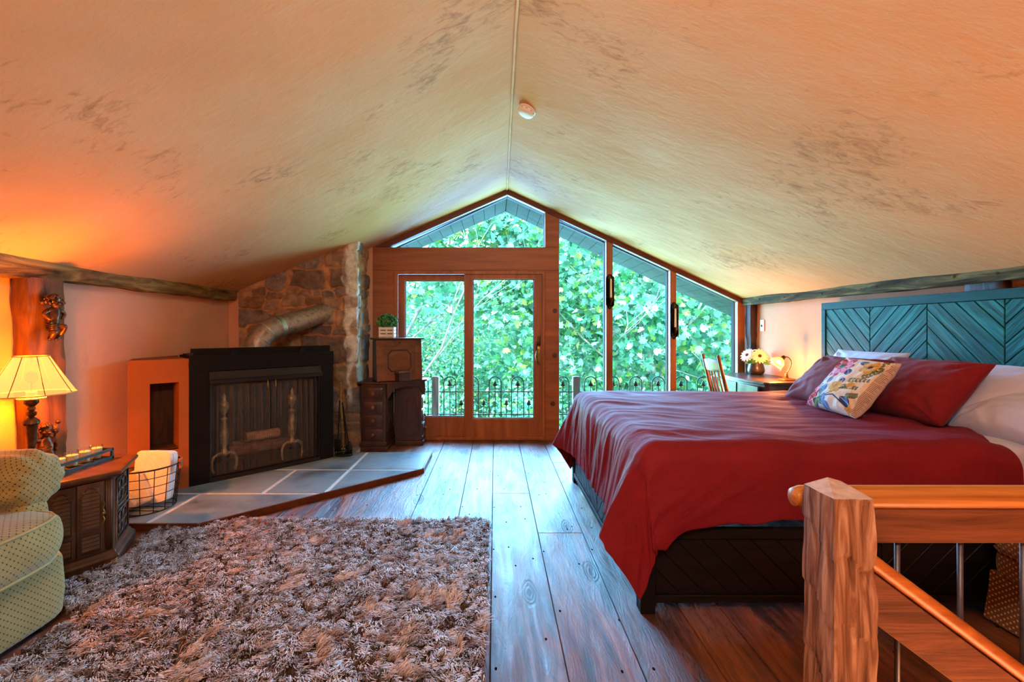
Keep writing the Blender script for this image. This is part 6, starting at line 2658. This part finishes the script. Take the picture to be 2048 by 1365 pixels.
obj('sloped_handrail', bm, m_hand2, rl, smooth=40)
bm = nb()
prism(bm, [(sx0, 1.315, sz0 - .03), (2.9, 1.315, sz0 - .03 + sl * (2.9 - sx0)), (2.9, 1.315, sz0 - .175 + sl * (2.9 - sx0)), (sx0, 1.315, sz0 - .175)], (0, .035, 0))
obj('sloped_board', bm, m_rbeam, rl, bevel=.003)

# dotted slipper chair behind the railing
m_polka = dotfab('polka_dot_brown', hx('6a4020'), hx('7d5230'), hx('d0ac80'), .0185, .23, None, rot=PI / 4)
pc = thing('slipper_chair', 'brown slipper chair with pale polka dots and a skirt behind the stair railing', 'armchair', (2.66, 1.84, 0))


def frus(bm, x0, x1, y0, y1, z0, z1, fl, wr=.005, nz_=8):
    """skirted box flaring by fl toward the bottom"""
    P = []
    n = 20
    for (ax, ay), (bx3, by3) in zip(((x0, y0), (x1, y0), (x1, y1), (x0, y1)), ((x1, y0), (x1, y1), (x0, y1), (x0, y0))):
        for q in range(n):
            P.append((ax + (bx3 - ax) * q / n, ay + (by3 - ay) * q / n))
    cx_, cy_ = (x0 + x1) / 2, (y0 + y1) / 2
    R = []
    for i in range(nz_ + 1):
        f = i / nz_
        rg = []
        for a, c in P:
            d = Vector((a - cx_, c - cy_))
            k = 1 + fl * (1 - f) ** 1.5 / max(.2, d.length)
            q = d * k
            w = wr * nz(a * 9, c * 9, f * 2) * (1.5 - f)
            rg.append(bm.verts.new((cx_ + q.x + w, cy_ + q.y + w, z0 + (z1 - z0) * f)))
        R.append(rg)
    for A, B in zip(R, R[1:]):
        for i in range(len(P)):
            j = (i + 1) % len(P)
            bm.faces.new((A[i], A[j], B[j], B[i]))
    bm.faces.new(R[-1])


bm = nb()
frus(bm, 2.31, 3.05, 1.575, 2.125, .015, .24, .02)
obj('skirt', bm, m_polka, pc, smooth=40, uv=1)
bm = nb()
sebox(bm, (2.68, 1.85, .29), (.76, .56, .14), 8, 14, .004, 6, .02)
obj('seat_rail', bm, m_polka, pc, smooth=True, uv=1)
bm = nb()
sebox(bm, (2.66, 1.85, .40), (.74, .56, .14), 6, 14, .005, 7, .05)
obj('seat_cushion', bm, m_polka, pc, smooth=True, uv=1)
bm = nb()
for z_ in (.355,):
    pts = []
    for a in np.linspace(0, 2 * PI, 48, endpoint=False):
        ca, sa = math.cos(a), math.sin(a)
        k = (abs(ca) ** 8 + abs(sa) ** 8) ** (-1 / 8)
        pts.append((2.67 + .382 * ca * k, 1.85 + .283 * sa * k, z_))
    tube(bm, pts, .007, 6, closed=True)
obj('piping', bm, m_polka, pc, smooth=True, uv=1)
bm = nb()
sebox(bm, (2.99, 1.85, .60), (.14, .54, .55), 6, 12, .004, 9, .04)
obj('backrest', bm, m_polka, pc, smooth=True, uv=1)
# ================================================================== CAMERA, LIGHT, RENDER LOOK
cam = bpy.data.cameras.new('camera')
co_ = bpy.data.objects.new('camera', cam)
COL.objects.link(co_)
co_.location = (0, 0, H)
co_.rotation_euler = (PI / 2, 0, 0)
cam.sensor_width = 36
cam.lens = S / 2048 * 36
cam.shift_x = (1024 - VX) / 2048
cam.shift_y = -(682.5 - VY) / 2048
cam.clip_start = .05
sc.camera = co_


def area(name, loc, target, size, sy, col, power):
    l = bpy.data.lights.new(name, 'AREA')
    l.shape = 'RECTANGLE'
    l.size, l.size_y = size, sy
    l.color = col
    l.energy = power
    o = bpy.data.objects.new(name, l)
    COL.objects.link(o)
    o.location = loc
    o.rotation_euler = (Vector(target) - Vector(loc)).to_track_quat('-Z', 'Y').to_euler()
    return o


def point(name, loc, col, power, r=.04):
    l = bpy.data.lights.new(name, 'POINT')
    l.color = col
    l.energy = power
    l.shadow_soft_size = r
    o = bpy.data.objects.new(name, l)
    COL.objects.link(o)
    o.location = loc
    return o


area('sky_fill', (.7, 8.5, 2.5), (.5, 2.0, .6), 6.0, 4.2, (.20, .52, 1.0), 2100)  # added lamp outside the glass, standing in for blue sky on the floor
area('leaf_fill', (.8, 7.4, .1), (.2, 2.2, 3.0), 5.0, 1.4, (.42, 1.0, .66), 320)  # added green lamp low outside, standing in for light off the foliage
area('room_fill', (.15, -.75, 2.87), (.2, 3.2, .7), 2.6, .4, (1.0, .72, .55), 145)  # added warm fill, unseen behind the camera
area('left_fill', (-2.72, -.6, .12), (-2.0, -.2, 3.0), .45, 2.6, (1.0, .32, .08), 165)  # added orange fill behind the camera, unseen, to warm the left ceiling
area('stairwell_fill', (2.2, .0, -1.6), (1.9, .6, 3.0), 1.4, 1.4, (1.0, .42, .18), 80)  # added fill, unseen down the stairwell, to warm the right ceiling
point('lamp_light', (LX, LY, 1.09), (1.0, .21, .004), 115, .05)
point('desk_light', Ml @ Vector((0, 0, .09)), (1.0, .31, .045), 64, .025)

sun = bpy.data.lights.new('sun', 'SUN')
sun.energy = 6.4
sun.angle = .06
sun.color = (1, .97, .88)
so = bpy.data.objects.new('sun', sun)
COL.objects.link(so)
so.rotation_euler = (math.radians(42), 0, math.radians(-28))

w = bpy.data.worlds.new('sky')
sc.world = w
w.use_nodes = True
nt = w.node_tree
nt.nodes.clear()
wo = N(nt, 'ShaderNodeOutputWorld')
bg = N(nt, 'ShaderNodeBackground')
tc = N(nt, 'ShaderNodeTexCoord')
sp_ = N(nt, 'ShaderNodeSeparateXYZ')
L(nt, tc.outputs['Generated'], sp_.inputs[0])
r = ramp(nt, sp_.outputs[2], [(.0, (.75, .9, 1, 1)), (.6, (.35, .62, 1, 1))])
L(nt, r.outputs[0], bg.inputs[0])
bg.inputs[1].default_value = 2.4
L(nt, bg.outputs[0], wo.inputs[0])

sc.view_settings.view_transform = 'Standard'
sc.view_settings.look = 'None'
sc.view_settings.exposure = .6
cy = sc.cycles
cy.max_bounces = 6
cy.diffuse_bounces = 3
cy.glossy_bounces = 3
cy.transmission_bounces = 4
cy.transparent_max_bounces = 8
cy.caustics_reflective = False
cy.caustics_refractive = False
cy.sample_clamp_indirect = 4
cy.use_denoising = True
cy.use_adaptive_sampling = True
cy.adaptive_threshold = .07
cy.adaptive_min_samples = 14
cy.light_sampling_threshold = .03
